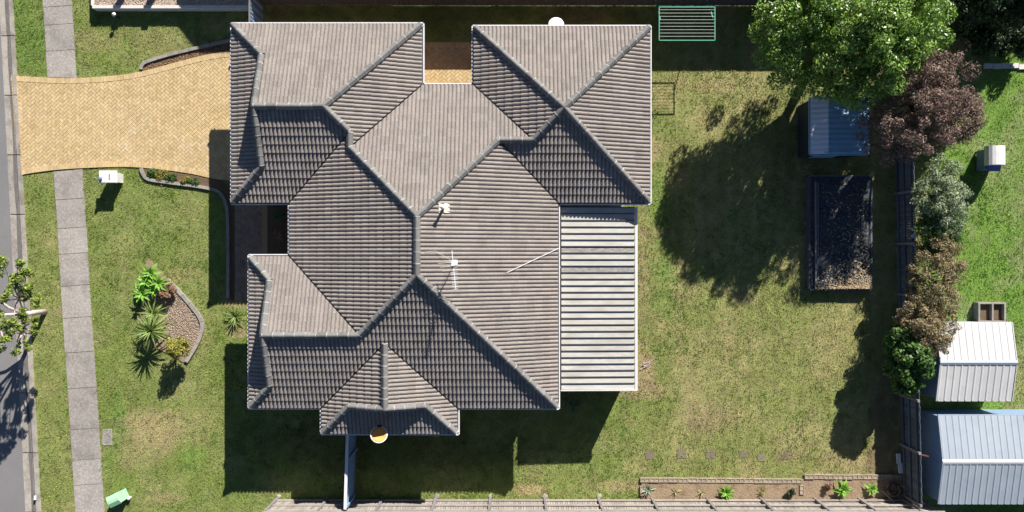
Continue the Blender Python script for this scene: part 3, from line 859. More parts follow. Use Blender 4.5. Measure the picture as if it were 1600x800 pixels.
    for a, b in CAPS:
        A = R3(a[0], a[1], a[2], 0.17); B = R3(b[0], b[1], b[2], 0.17)
        if a[2] == 0: A = A + (B - A).normalized() * 0.16
        d = B - A; L = d.length; d /= L
        s = Vector((0, 0, 1)).cross(d).normalized(); u = d.cross(s)
        n = max(1, round(L / L0))
        for i in range(n):
            o3 = A + d * (L * i / n)
            m = Matrix.Identity(4)
            jit = random.uniform(-0.02, 0.02)
            d2 = (d + s * jit).normalized(); s2 = (s - d * jit).normalized()
            for r in range(3):
                m[r][0] = d2[r] * (L / n / L0); m[r][1] = s2[r]; m[r][2] = u[r]; m[r][3] = o3[r]
            place('ridge_cap', cme, roof, Matrix.Translation(-org) @ m)
        # mortar bedding under the caps
        mmb.beam(A + d * 0.02 - u * 0.135, B - u * 0.135, 0.225, 0.12)
    o = mmb.part('mortar_bedding', M_MORTAR, roof); o['kind'] = 'stuff'
    # gutters: one run for each eave
    poly = [a for a, b in EAVES]
    cx = 660
    for a, b in EAVES:
        A = R3(*a); B = R3(*b)
        d = (B - A); L = d.length; d /= L
        nin = Vector((-d.y, d.x, 0))
        mid = (A + B) / 2
        # inward = towards the roof: outline is listed clockwise in the picture, so the roof lies to the right of travel
        nin = Vector((d.y, -d.x, 0))
        mb = MB()
        z = EZ - 0.045
        mb.beam(A + nin * 0.02 + Vector((0, 0, z - EZ)), B + nin * 0.02 + Vector((0, 0, z - EZ)), 0.04, 0.13)
        mb.beam(A + nin * 0.125 + Vector((0, 0, z - EZ - 0.02)) , B + nin * 0.125 + Vector((0, 0, z - EZ - 0.02)), 0.02, 0.2)
        g = mb.part('gutter', M_GUTTER, house)
        mb = MB()
        mb.beam(A + nin * 0.078 + Vector((0, 0, -0.09)), B + nin * 0.078 + Vector((0, 0, -0.09)), 0.072, 0.012)
        mb.part('gutter_bed', M_GUTTER_IN, g)
    # soffit and walls set back under the eaves
    poly = [R3(*a)[:2] for a, b in EAVES]
    mb = MB(); mb.prism(offset_poly(poly, 0.14), EZ - 0.17, EZ - 0.15)
    mb.part('soffit', M_FRAME, house)
    inner = offset_poly(poly, 0.6)
    mb = MB()
    for i in range(len(inner)):
        a = Vector((*inner[i], 0)); b = Vector((*inner[(i + 1) % len(inner)], 0))
        mb.beam(a + Vector((0, 0, 1.21)), b + Vector((0, 0, 1.21)), 0.11, 2.42)
    mb.part('wall', M_BRICK, house)
    # windows and doors on the outer walls
    def opening(name, a, b, t, w, z0, h, m):
        A = Vector((*a, 0)); B = Vector((*b, 0)); d = (B - A).normalized()
        c = A + (B - A) * t
        out = Vector((-d.y, d.x, 0))
        fr = MB(); c2 = c + out * 0.05 + Vector((0, 0, z0 + h / 2))
        r = math.atan2(d.y, d.x)
        for s in (-1, 1):
            fr.box(c2 + d * (s * (w / 2 - 0.03)), (0.06, 0.06, h), r)
            fr.box(c2 + Vector((0, 0, s * (h / 2 - 0.03))), (w - 0.122, 0.055, 0.06), r)
        o = fr.part(name, M_FRAME, house)
        pn = MB(); pn.box(c2, (w - 0.13, 0.03, h - 0.13), r)
        pn.part('panel' if 'door' in name else 'pane', m, o)
    W = inner
    opening('garage_door', W[17], W[0], 0.5, 4.8, 0.03, 2.15, M_WHITE)
    opening('window', W[13], W[14], 0.5, 2.0, 0.8, 1.3, M_GLASS)
    opening('front_door', W[15], W[16], 0.5, 0.9, 0.03, 2.1, M_TIMBER)
    opening('window', W[5], W[6], 0.35, 1.8, 0.8, 1.3, M_GLASS)
    opening('sliding_door', W[7], W[8], 0.4, 2.6, 0.03, 2.1, M_GLASS)
    opening('window', W[7], W[8], 0.75, 1.8, 0.8, 1.3, M_GLASS)
    opening('window', W[10], W[11], 0.5, 1.8, 0.8, 1.3, M_GLASS)
    opening('window', W[8], W[9], 0.5, 1.2, 0.8, 1.3, M_GLASS)
    opening('window', W[12], W[13], 0.5, 1.5, 0.8, 1.3, M_GLASS)
    opening('window', W[0], W[1], 0.5, 1.5, 0.8, 1.2, M_GLASS)
    opening('window', W[4], W[5], 0.5, 1.8, 0.8, 1.2, M_GLASS)
    # gable boards
    for tri in (((417,92,57),(417,263,57),(417,177.5,142.5)), ((427,437,40),(427,600,40),(427,518.5,121.5)), ((550,630,50),(668,630,50),(609,630,109))):
        a, b, c = [R3(*p, 0.02) for p in tri]
        n = (b - a).cross(c - a).normalized()
        mb = MB()
        q = [a, b, c, a + n * 0.03, b + n * 0.03, c + n * 0.03]
        mb.add(q, [(0, 2, 1), (3, 4, 5), (0, 1, 4, 3), (1, 2, 5, 4), (2, 0, 3, 5)])
        mb.part('gable', M_GABLE, house)
build_house()

def build_patio_roof():
    zt = 2.32
    root = thing('patio_roof', 'pale ribbed metal patio roof on posts against the house', 'patio roof', tuple(G(925, 470)))
    n = 28
    y0, y1 = 323.5, 609.0
    step = (y1 - y0) / n
    for i in range(n):
        ya, yb = y0 + i * step, y0 + (i + 1) * step
        a = P(877, ya, zt); b = P(992, yb, zt)
        zl, zr = zt + 0.05, zt - 0.07
        mb = MB()
        yA, yB = a.y - 0.014, b.y + 0.014
        mb.add([(a.x, yA, zl), (b.x, yA, zr), (b.x, yB, zr), (a.x, yB, zl), (a.x, yA, zl - .012), (b.x, yA, zr - .012), (b.x, yB, zr - .012), (a.x, yB, zl - .012)],
               [(3, 2, 1, 0), (4, 5, 6, 7), (0, 1, 5, 4), (1, 2, 6, 5), (2, 3, 7, 6), (3, 0, 4, 7)])
        dark = i in (6, 9)
        s = mb.part('roof_sheet', M_PATIODARK if dark else M_PATIO, root)
        mb = MB()
        # upstand rib: lit top lip and a recessed joint on its south side
        mb.beam((a.x, a.y - 0.002, zl + 0.012), (b.x, a.y - 0.002, zr + 0.012), 0.026, 0.06)
        mb.part('rib', M_PATIORIB, s)
    A = P(876, y0, zt); B = P(993.5, y1, zt)
    mb = MB(); mb.beam((B.x + 0.03, A.y, zt - 0.11), (B.x + 0.03, B.y, zt - 0.11), 0.09, 0.12); mb.part('gutter', M_GUTTER, root)
    mb = MB(); mb.beam((A.x, B.y - 0.02, zt - 0.03), (B.x + 0.07, B.y - 0.02, zt - 0.1), 0.05, 0.14); mb.part('fascia', M_WHITEOLD, root)
    for t in (0.03, 0.35, 0.67, 0.97):
        y = A.y + (B.y - A.y) * t
        mb = MB(); mb.box((B.x - 0.1, y, 1.08), (0.09, 0.09, 2.16)); mb.part('post', M_WHITEOLD, root)
    mb = MB(); mb.box(((A.x + B.x) / 2, B.y + 0.02, 1.12), (B.x - A.x - 0.1, 0.03, 2.2)); mb.part('end_screen', M_GABLE, root)
    for t in (0.02, 0.33, 0.66, 0.98):
        y = A.y + (B.y - A.y) * t
        mb = MB(); mb.beam((A.x - 0.1, y, zt - 0.05), (B.x - 0.05, y, zt - 0.16), 0.06, 0.12); mb.part('beam', M_WHITEOLD, root)
build_patio_roof()

# ------------------------------------------------------------------ roof furniture
def roof_z(face, x, y):
    (ax, e, sg), _ = FACES[face]
    h = (y - e) * sg if ax == 'y' else (x - e) * sg
    return h
def on_roof(face, ix, iy, dz=0.06):
    """point of a roof plane that shows at photo pixel ix, iy"""
    x, y = ix, iy
    for _ in range(8):
        z = EZ + roof_z(face, x, y) * ES * TP + dz
        k = (H - z) / (H - EZ)
        x = 800 + (ix - 800) * k; y = 400 + (iy - 400) * k
    return Vector(((x - 800) * ES, (400 - y) * ES, z))

def build_roof_things():
    # vent pipe with pale flashing
    b = on_roof('c_e', 694, 325)
    root = thing('vent_pipe', 'short vent pipe with pale square flashing on the roof', 'vent pipe', tuple(b))
    mb = MB()
    tl = Matrix.Rotation(math.radians(22.5), 4, 'Y')
    mb.box(b + Vector((0, 0, 0.0)), (0.40, 0.34, 0.02), 0, tl)
    mb.part('flashing', M_LEAD, root)
    mb = MB(); mb.tube([b + Vector((-0.02, 0, -0.15)), b + Vector((-0.02, 0, 0.52))], 0.045, 12); mb.part('pipe', M_WHITE, root)
    mb = MB(); mb.lathe([(0.0, 0.10), (0.075, 0.05), (0.08, 0.0), (0.0, 0.0)], b + Vector((-0.02, 0, 0.54)), 12); mb.part('cowl', M_WHITE, root)
    # television antenna
    b = on_roof('c_e', 711, 410)
    root = thing('tv_antenna', 'silver television antenna on a mast above the roof', 'antenna', tuple(b))
    top = b + Vector((0.0, 0, 1.05))
    mb = MB(); mb.tube([b - Vector((0, 0, 0.1)), top + Vector((0, 0, 0.05))], 0.018, 8); mb.part('mast', M_GALV, root)
    mb = MB(); mb.box(b + Vector((0.02, 0, 0.02)), (0.12, 0.16, 0.08), 0, tl); mb.part('mount', M_WHITE, root)
    p0 = top + Vector((-0.03, 0.42, 0)); p1 = top + Vector((0.10, -0.92, -0.02))
    mb = MB(); mb.beam(p0, p1, 0.024, 0.024); mb.part('boom', M_WHITE, root)
    d = (p1 - p0); dn = d.normalized(); s = Vector((-dn.y, dn.x, 0))
    for i in range(13):
        c = p0 + d * (0.25 + 0.74 * i / 12)
        w = 0.14 - 0.004 * i
        mb = MB(); mb.beam(c - s * w, c + s * w, 0.013, 0.013); mb.part('element', M_WHITE, root)
    for i, w in enumerate((0.52, 0.46, 0.4)):
        c = p0 + d * (0.30 + 0.10 * i)
        mb = MB(); mb.beam(c - s * w, c + s * w * 0.9, 0.012, 0.012); mb.part('element', M_LEAD, root)
    mb = MB()
    mb.box(p0 + d * 0.33 + Vector((0, 0, 0.05)), (0.12, 0.17, 0.05)); mb.part('junction_box', M_WHITE, root)
    mb = MB(); mb.tube([p0 + d * 0.33, b + Vector((-0.15, 0.1, 0.3)), on_roof('c_e', 680, 392, 0.09), on_roof('c_e', 664, 394, 0.10)], 0.007, 5); mb.part('cable', M_WHITEOLD, root)
    # white conduit lying down the slope
    a = on_roof('c_e', 792, 426, 0.10); c = on_roof('c_e', 873, 388, 0.10)
    mb = MB(); mb.tube([a, a * 0.5 + c * 0.5 + Vector((0, 0, 0.015)), c], 0.014, 6)
    mb.obj('roof_conduit', M_WHITE, tuple(a), 'thin white conduit lying across the roof tiles', 'conduit')
    # orange dish at the south eave
    c = P(592, 679, 3.05)
    root = thing('satellite_dish', 'round orange satellite dish with pale rim at the small gable eave', 'satellite dish', tuple(c - Vector((0, 0, 0.4))))
    m = Matrix.Rotation(math.radians(-24), 4, 'X') @ Matrix.Rotation(math.radians(10), 4, 'Y')
    prof = [(0.0, -0.05), (0.12, -0.042), (0.22, -0.022), (0.285, 0.0), (0.285, -0.014), (0.22, -0.036), (0.0, -0.066)]
    mb = MB(); mb.lathe(prof, c, 28, m); mb.part('dish', M_ORANGE, root, True)
    rim = [(0.282, -0.016), (0.318, -0.008), (0.322, 0.008), (0.282, 0.006)]
    mb = MB(); mb.lathe(rim, c, 28, m); mb.part('rim', M_WHITE, root, True)
    mb = MB(); mb.tube([c + Vector((0, 0.0, -0.06)), c + Vector((0.0, 0.12, -0.35)), c + Vector((0, 0.16, -0.6))], 0.02, 8); mb.part('bracket', M_GALV, root)
    mb = MB(); mb.beam(m @ Vector((0.0, 0.27, 0.0)) + c, m @ Vector((0, 0.30, 0.22)) + c, 0.02, 0.02); mb.part('feed_arm', M_GALV, root)
    mb = MB(); mb.box(m @ Vector((0, 0.27, 0.25)) + c, (0.16, 0.08, 0.07)); mb.part('receiver', M_DARK, root)
    # white dish at the north eave
    c = P(869, 38, 2.25)
    root = thing('satellite_dish', 'round white satellite dish poking out at the north eave', 'satellite dish', tuple(c - Vector((0, 0, 0.3))))
    m = Matrix.Rotation(math.radians(-14), 4, 'X')
    prof = [(0.0, -0.04), (0.15, -0.03), (0.30, 0.0), (0.30, -0.014), (0.15, -0.044), (0.0, -0.054)]
    mb = MB(); mb.lathe(prof, c, 28, m); mb.part('dish', M_WHITE, root, True)
    mb = MB(); mb.tube([c + Vector((0, 0, -0.05)), c + Vector((0, -0.1, -0.2)), c + Vector((0, -0.12, -0.35))], 0.02, 8); mb.part('bracket', M_GALV, root)
build_roof_things()

# ------------------------------------------------------------------ fences
def build_fences():
    # south timber paling fence, rails and posts on the yard side
    a, b = G(430, 779), G(1442, 781)
    root = thing('paling_fence', 'sunlit weathered timber paling fence along the bottom of the yard', 'fence', tuple((a + b) / 2))
    hgt = 1.62
    mb = MB(); x = a.x
    L = (b - a).length
    while x < b.x:
        w = random.uniform(0.088, 0.1)
        y = a.y + (b.y - a.y) * (x - a.x) / L
        mb.box((x + w / 2, y - 0.045 + random.uniform(-0.004, 0.004), hgt / 2 + random.uniform(-0.015, 0.01)), (w - 0.005, 0.016, hgt))
        x += 0.1
    o = mb.part('palings', M_TIMBER, root); o['kind'] = 'stuff'
    posts = [434, 512, 598, 681, 766, 851, 935, 1018, 1104, 1188, 1272, 1341, 1408]
    for p, q in zip(posts[:-1], posts[1:]):
        for z in (0.22, 0.85, 1.48):
            A = G(p, 779); B = G(q, 780)
            mb = MB(); mb.box(((A.x + B.x) / 2, A.y + 0.0, z), (B.x - A.x - 0.104, 0.05, 0.09 if z < 1 else 0.10)); mb.part('rail', M_TIMBER, root)
    for p in posts:
        A = G(p, 779)
        mb = MB(); mb.box((A.x, A.y + 0.01, hgt / 2 + 0.01), (0.10, 0.09, hgt + 0.02)); mb.part('post', M_POST, root)
        if p not in (512, 1104, 1188, 1018, 1408, 598):
            mb = MB(); mb.lathe([(0.13, 0.0), (0.10, 0.03), (0.05, 0.045), (0.0, 0.048)], (A.x + random.uniform(-.03, .05), A.y + 0.09, -0.01), 6, Matrix.Diagonal((random.uniform(.7, 1.2), random.uniform(.7, 1.1), 1))); mb.part('footing', M_KERB, root)
    mb = MB(); mb.box(((a.x + b.x) / 2, a.y - 0.03, hgt + 0.02), (b.x - a.x, 0.11, 0.03)); mb.part('capping', M_TIMBER, root)
    # right hand fence, its yard side in shade
    a, b = G(1396, 225), G(1409, 772)
    root = thing('shaded_fence', 'dark shaded paling fence on the right side of the back yard', 'fence', tuple((a + b) / 2))
    d = (b - a).normalized(); L = (b - a).length; r = math.atan2(d.y, d.x)
    n = Vector((-d.y, d.x, 0))          # points away to the right
    mb = MB(); t = 0; hgt = 1.5
    while t < L:
        p = a + d * (t + 0.05) + n * 0.05
        mb.box((p.x, p.y, hgt / 2 + random.uniform(-0.03, 0.02)), (0.093, 0.018, hgt), r + random.uniform(-0.06, 0.06)); t += 0.1
    o = mb.part('palings', M_TIMBERGREY_SKY, root); o['kind'] = 'stuff'
    k = 7
    for i in range(k + 1):
        p = a + d * (L * i / k)
        mb = MB(); mb.box((p.x, p.y, 0.76), (0.1, 0.09, 1.54), r); mb.part('post', M_POST, root)
        if i < k:
            q = a + d * (L * (i + 0.5) / k)
            for z in (0.25, 0.75, 1.3):
                mb = MB(); mb.box((q.x, q.y, z), (L / k - 0.104, 0.045, 0.09), r); mb.part('rail', M_TIMBERGREY_SKY, root)
    # north steel fence
    a, b = G(406, 8), G(1330, 8)
    root = thing('steel_fence', 'dark corrugated steel fence along the top of the yard', 'fence', tuple((a + b) / 2))
    np_ = 10; hgt = 1.8
    for i in range(np_):
        x0 = a.x + (b.x - a.x) * i / np_; x1 = a.x + (b.x - a.x) * (i + 1) / np_
        mb = MB(); w = 0.095; m = int((x1 - x0 - 0.06) / w); vs = []; 
        xs = []
        for j in range(m * 2 + 1):
            xx = x0 + 0.03 + (x1 - x0 - 0.06) * j / (m * 2)
            yy = a.y + (0.016 if (j // 2) % 2 else -0.016)
            xs.append((xx, yy))
        vs = [(x, y, 0.05) for x, y in xs] + [(x, y, hgt - 0.02) for x, y in xs]
        nn = len(xs)
        mb.add(vs, [(j, j + 1, j + 1 + nn, j + nn) for j in range(nn - 1)])
        mb.part('panel', M_COLORB, root)
        mb = MB(); mb.box(((x0 + x1) / 2, a.y, 0.06), (x1 - x0 - 0.072, 0.06, 0.06)); mb.part('bottom_rail', M_COLORCAP, root)
        mb = MB(); mb.box(((x0 + x1) / 2, a.y, hgt), (x1 - x0 - 0.072, 0.06, 0.05)); mb.part('top_rail', M_COLORCAP, root)
    for i in range(np_ + 1):
        x0 = a.x + (b.x - a.x) * i / np_
        mb = MB(); mb.box((x0, a.y, hgt / 2 + 0.015), (0.066, 0.075, hgt + 0.03)); mb.part('post', M_COLORB, root)
    # short return fence to the house corner
    a, b = G(412, 6), G(412, 52)
    root = thing('return_fence', 'short steel fence closing the gap beside the house corner', 'fence', tuple((a + b) / 2))
    for i in range(4):
        mb = MB()
        y0 = a.y + (b.y - a.y) * i / 4 - 0.07; y1 = a.y + (b.y - a.y) * (i + 1) / 4 - 0.09
        m = 6; xs = [(a.x + (0.014 if (j // 2) % 2 else -0.014), y0 + (y1 - y0) * j / m) for j in range(m + 1)]
        mb.add([(x, y, 0.05) for x, y in xs] + [(x, y, 1.7) for x, y in xs], [(j, j + 1, j + 1 + m + 1, j + m + 1) for j in range(m)])
        mb.part('panel', M_SHEDBLUEWALL, root)
    mb = MB(); mb.box((a.x, (a.y + b.y) / 2 - 0.08, 1.73), (0.06, abs(b.y - a.y), 0.04)); mb.part('top_rail', M_COLORCAP, root)
    # side fence from the small gable to the south fence
    a, b = G(557, 640), G(553, 775)
    root = thing('side_fence', 'tall pale topped side fence running from house to bottom fence', 'fence', tuple((a + b) / 2))
    d = (b - a).normalized(); L = (b - a).length; r = math.atan2(d.y, d.x); hgt = 1.68
    t = 0.0; i = 0
    mb = MB()
    while t < L - 0.1:
        p = a + d * (t + 0.05)
        mb.box((p.x, p.y, hgt / 2), (0.094, 0.02, hgt - 0.04), r); t += 0.1
    o = mb.part('palings', M_SHEDBLUEWALL, root); o['kind'] = 'stuff'
    c = (a + b) / 2
    mb = MB(); mb.box((c.x, c.y, hgt), (L, 0.11, 0.05), r); mb.part('capping', M_WHITE, root)
    n = Vector((-d.y, d.x, 0))
    for z in (0.3, 1.35):
        mb = MB(); q = c + n * 0.035; mb.box((q.x, q.y, z), (L, 0.04, 0.08), r); mb.part('rail', M_SHEDBLUEWALL, root)
    for t in (0.02, 0.45, 0.97):
        p = a + d * (L * t) + n * 0.06
        mb = MB(); mb.box((p.x, p.y, 0.83), (0.09, 0.09, 1.66), r); mb.part('post', M_SHEDBLUEWALL, root)
build_fences()

# ------------------------------------------------------------------ front garden furniture
def build_front():
    # rendered letterbox
    c = G(183, 279)
    root = thing('letterbox', 'white rendered masonry letterbox on the lawn by the driveway', 'letterbox', tuple(c))
    mb = MB(); mb.box(c + Vector((0, 0, 0.35)), (0.52, 0.38, 0.70)); mb.part('pier', M_WHITE, root)
    mb = MB()
    mb.add([c + Vector(p) for p in ((-.36, -.25, .702), (.36, -.25, .702), (.36, .25, .702), (-.36, .25, .702), (-.34, -.23, 0.76), (.34, -.23, 0.76), (.34, .23, 0.76), (-.34, .23, 0.76))],
           [(3, 2, 1, 0), (4, 5, 6, 7), (0, 1, 5, 4), (1, 2, 6, 5), (2, 3, 7, 6), (3, 0, 4, 7)])
    mb.part('cap', M_WHITE, root)
    mb = MB(); mb.box(c + Vector((0.08, 0, 0.77)), (0.035, 0.22, 0.02)); mb.part('handle', M_RUST, root)
    mb = MB(); mb.box(c + Vector((-0.295, 0, 0.52)), (0.014, 0.28, 0.05)); mb.part('slot', M_DARK, root)
    mb = MB(); mb.lathe([(0, -0.05), (0.07, -0.03), (0.08, 0.02), (0.05, 0.09), (0, 0.11)], c + Vector((-0.26, -0.08, 0.82)), 8, Matrix.Rotation(0.5, 3, 'X')); mb.part('paper', M_PURPLECOVER, root)
    # green service pillar
    c = G(192, 773)
    root = thing('service_pillar', 'pale green electrical service pillar beside the footpath', 'service pillar', tuple(c), rz=math.radians(25))
    def lp(name, mb, m): return place(name, mb.mesh(name, m), root)
    mb = MB(); mb.box((0, 0, 0.36), (0.44, 0.4, 0.72)); lp('body', mb, M_PILLAR)
    mb = MB(); mb.add([(-.25, -.23, .722), (.25, -.23, .722), (.25, .23, .722), (-.25, .23, .722), (-.23, -.06, .83), (.23, -.06, .83), (.23, .06, .83), (-.23, .06, .83)],
                      [(3, 2, 1, 0), (4, 5, 6, 7), (0, 1, 5, 4), (1, 2, 6, 5), (2, 3, 7, 6), (3, 0, 4, 7)]); lp('lid', mb, M_PILLAR)
    mb = MB(); mb.box((0, -0.203, 0.45), (0.14, 0.01, 0.12)); lp('warning_plate', mb, mat('plate_yellow', (0.5, 0.45, 0.08)))
    c = G(204, 777)
    mb = MB(); mb.lathe([(0.05, 0), (0.055, 0.12), (0.07, 0.13), (0.07, 0.17), (0.05, 0.2), (0, 0.21)], c, 12)
    mb.obj('marker_cap', M_WHITEOLD, tuple(c), 'small white pipe marker in the grass beside the green pillar', 'marker')
    # service pit lid
    c = G(168, 683)
    root = thing('service_pit', 'rectangular concrete service pit lid in the lawn', 'pit lid', tuple(c))
    mb = MB()
    for sx, sy, w, h in ((-1, 0, 0.05, 0.66), (1, 0, 0.05, 0.66), (0, -1, 0.3, 0.05), (0, 1, 0.3, 0.05)):
        mb.box(c + Vector((sx * 0.175, sy * 0.305, 0.006)), (w, h, 0.03))
    mb.part('frame', M_KERB, root)
    mb = MB(); mb.box(c + Vector((0, 0, 0.003)), (0.295, 0.555, 0.024)); mb.part('lid', M_CONC, root)
    # paper rubbish in the channel
    c = G(58, 773)
    mb = MB(); mb.lathe([(0.0, 0.0), (0.045, 0.002), (0.05, 0.16), (0.042, 0.165), (0.038, 0.02)], (0, 0, 0), 12, Matrix.Rotation(1.45, 3, 'X'))
    o = mb.obj('paper_cup', M_WHITE, (0, 0, 0), 'discarded white cup lying by the kerb', 'cup'); o.location = c + Vector((0, 0, 0.13)); 
    # edging along the drive beds
    def edging(pts, label, w=0.13, z=0.09, step=0.45, m=M_EDGE):
        line = smooth_line([G(*p)[:2] for p in pts], 6)
        pv = [Vector(p) for p in line]
        cum = [0]
        for i in range(len(pv) - 1): cum.append(cum[-1] + (pv[i + 1] - pv[i]).length)
        tot = cum[-1]; n = max(1, round(tot / step))
        root = thing('garden_edging', label, 'garden edging', (*pv[len(pv) // 2], 0))
        def at(s):
            for i in range(len(pv) - 1):
                if s <= cum[i + 1] or i == len(pv) - 2:
                    t = (s - cum[i]) / max(1e-6, cum[i + 1] - cum[i]); d = (pv[i + 1] - pv[i]).normalized()
                    return pv[i] + (pv[i + 1] - pv[i]) * t, Vector((-d.y, d.x))
        for k in range(n):
            ls = []; rs = []
            for j in range(4):
                p, nn = at(tot * (k + 0.012 + 0.976 * j / 3) / n)
                ls.append(p + nn * w / 2); rs.append(p - nn * w / 2)
            mb = MB(); mb.prism([tuple(q) for q in ls + rs[::-1]], -0.03, z + random.uniform(-0.008, 0.008))
            mb.part('edging_block', m, root)
    edging([(221, 109), (223, 103), (230, 97), (262, 87), (302, 77), (350, 66), (395, 56)], 'curved concrete edging along the upper driveway garden strip')
    edging([(221, 263), (224, 271), (232, 280), (262, 285), (300, 290), (325, 294), (342, 300), (352, 314), (356, 335), (357, 380), (357, 425), (357, 466)], 'curved concrete edging along the lower driveway strip and front path')
    edging([(262, 437), (281, 456), (301, 479), (314, 497), (317, 513), (309, 537), (292, 565)], 'curved concrete edging around the front lawn garden bed', 0.15, 0.1)
    # soil and mulch
    mb = MB(); mb.prism(smooth_line([tuple(G(*p)[:2]) for p in FRONTBED + FRONTBED[:1]], 3)[:-1], -0.04, 0.03)
    mb.obj('garden_bed', M_SOILTAN, tuple(G(265, 490)), 'kite-shaped garden bed in the front lawn', 'garden bed', kind='structure')
    def chips(poly, n, size, m, name, label, zc=0.035, parentless=True, zvar=0.02):
        xs = [p[0] for p in poly]; ys = [p[1] for p in poly]
        mb = MB(); k = 0
        while k < n:
            x = random.uniform(min(xs), max(xs)); y = random.uniform(min(ys), max(ys))
            if not inside(np.array([x]), np.array([y]), poly)[0]: continue
            c = G(x, y, zc + random.uniform(0, zvar)); s = size * random.uniform(0.5, 1.3)
            a = random.uniform(0, 6.28); l, w, h = s, s * random.uniform(0.4, 0.8), s * random.uniform(0.25, 0.5)
            q = Matrix.Rotation(a, 3, 'Z') @ Matrix.Rotation(random.uniform(-0.4, 0.4), 3, 'X')
            vs = [c + q @ Vector(v) for v in ((-l / 2, 0, 0), (0, -w / 2, 0), (l / 2, 0, 0), (0, w / 2, 0), (random.uniform(-l, l) * .2, 0, h))]
            mb.add(vs, [(0, 1, 4), (1, 2, 4), (2, 3, 4), (3, 0, 4)]); k += 1
        mb.obj(name, m, tuple(G(sum(xs) / len(xs), sum(ys) / len(ys))), label, 'mulch', kind='stuff')
    chips([(262, 450), (280, 458), (300, 482), (312, 500), (312, 518), (304, 540), (290, 558), (270, 545), (262, 500)], 3000, 0.05, M_MULCH, 'stone_mulch', 'pale stone and bark mulch in the front lawn bed')
    chips(STRIP_TOP, 1600, 0.06, M_BARKCHIP, 'bark_mulch', 'brown bark mulch in the upper driveway strip', 0.0)
    mb = MB(); mb.prism([tuple(G(*p)[:2]) for p in STRIP_TOP], -0.04, 0.008); mb.obj('upper_strip_soil', M_SOIL, tuple(G(300, 85)), 'soil of the upper driveway garden strip', 'soil', kind='structure')
    mb = MB(); mb.prism([tuple(G(*p)[:2]) for p in STRIP_BOT], -0.04, 0.008); mb.obj('lower_strip_soil', M_SOIL, tuple(G(300, 282)), 'soil of the lower driveway garden strip', 'soil', kind='structure')
build_front()

# ------------------------------------------------------------------ plants
def blade_mesh(name, m, L=1.0, W=0.12, droop=0.25, base=0.35, n=5, fold=0.25, curve=0.0):
    """one leaf along +X, channelled, tapering to a point, drooping"""
    mb = MB(); vs = []; fs = []
    for i in range(n + 1):
        t = i / n
        w = W * (base + (1 - base) * math.sin(min(1, t / 0.45) * math.pi / 2)) * (1 - max(0, (t - 0.45) / 0.55) ** 1.6) * 0.5
        z = -droop * L * t * t + curve * L * math.sin(t * math.pi)
        vs += [(t * L, -w, z + w * fold), (t * L, 0, z - w * fold), (t * L, w, z + w * fold)]
    for i in range(n):
        a = i * 3
        fs += [(a, a + 3, a + 4, a + 1), (a + 1, a + 4, a + 5, a + 2)]
    mb.add(vs, fs)
    return mb.mesh(name, m, smooth=True)

LEAF = {
 'agave': blade_mesh('leaf', M_AGAVE, 1, 0.34, 0.25, 0.4, curve=0.05),
 'yucca': blade_mesh('leaf', M_YUCCA, 1, 0.10, 0.30, 0.6),
 'shade': blade_mesh('leaf', M_SHADEPLANT, 1, 0.16, 0.3, 0.5),
 'aloe': blade_mesh('leaf', M_ALOEGREY, 1, 0.15, 0.15, 0.8),
 'aloey': blade_mesh('leaf', M_ALOEYEL, 1, 0.16, 0.2, 0.8),
 'dry': blade_mesh('leaf', M_DRYLEAF, 1, 0.09, 0.5, 0.6),
 'yellow': blade_mesh('leaf', M_LEAFYELLOW, 1, 0.14, 0.3, 0.6),
}
def rosette(name, label, cat, base, kind, n, L, zc=0.0, tilt=(5, 75), group=None, stem=None, jitter=0.25, parent_root=None, min_l=0.55):
    root = parent_root or thing(name, label, cat, tuple(base), group)
    o0 = Vector(base) - parent_origin(root)
    if zc > 0.05:
        mb = MB(); mb.tube([Vector(base) - Vector((0, 0, 0.03)), Vector(base) + Vector((0, 0, zc + 0.03))], [0.05, 0.035], 7); mb.part('stem', stem or M_BARK, root)
    for i in range(n):
        t = (i + 0.5) / n
        el = math.radians(tilt[0] + (tilt[1] - tilt[0]) * t + random.uniform(-6, 6))
        az = i * 2.39996 + random.uniform(-jitter, jitter)
        l = L * random.uniform(0.82, 1.08) * (1 - (1 - min_l) * t)
        m = Matrix.Translation(o0 + Vector((0, 0, zc))) @ Matrix.Rotation(az, 4, 'Z') @ Matrix.Rotation(-el, 4, 'Y') @ Matrix.Rotation(random.uniform(-0.3, 0.3), 4, 'X') @ Matrix.Diagonal((l, l * random.uniform(0.85, 1.15), l, 1))
        place('leaf', LEAF[kind], root, m)
    return root

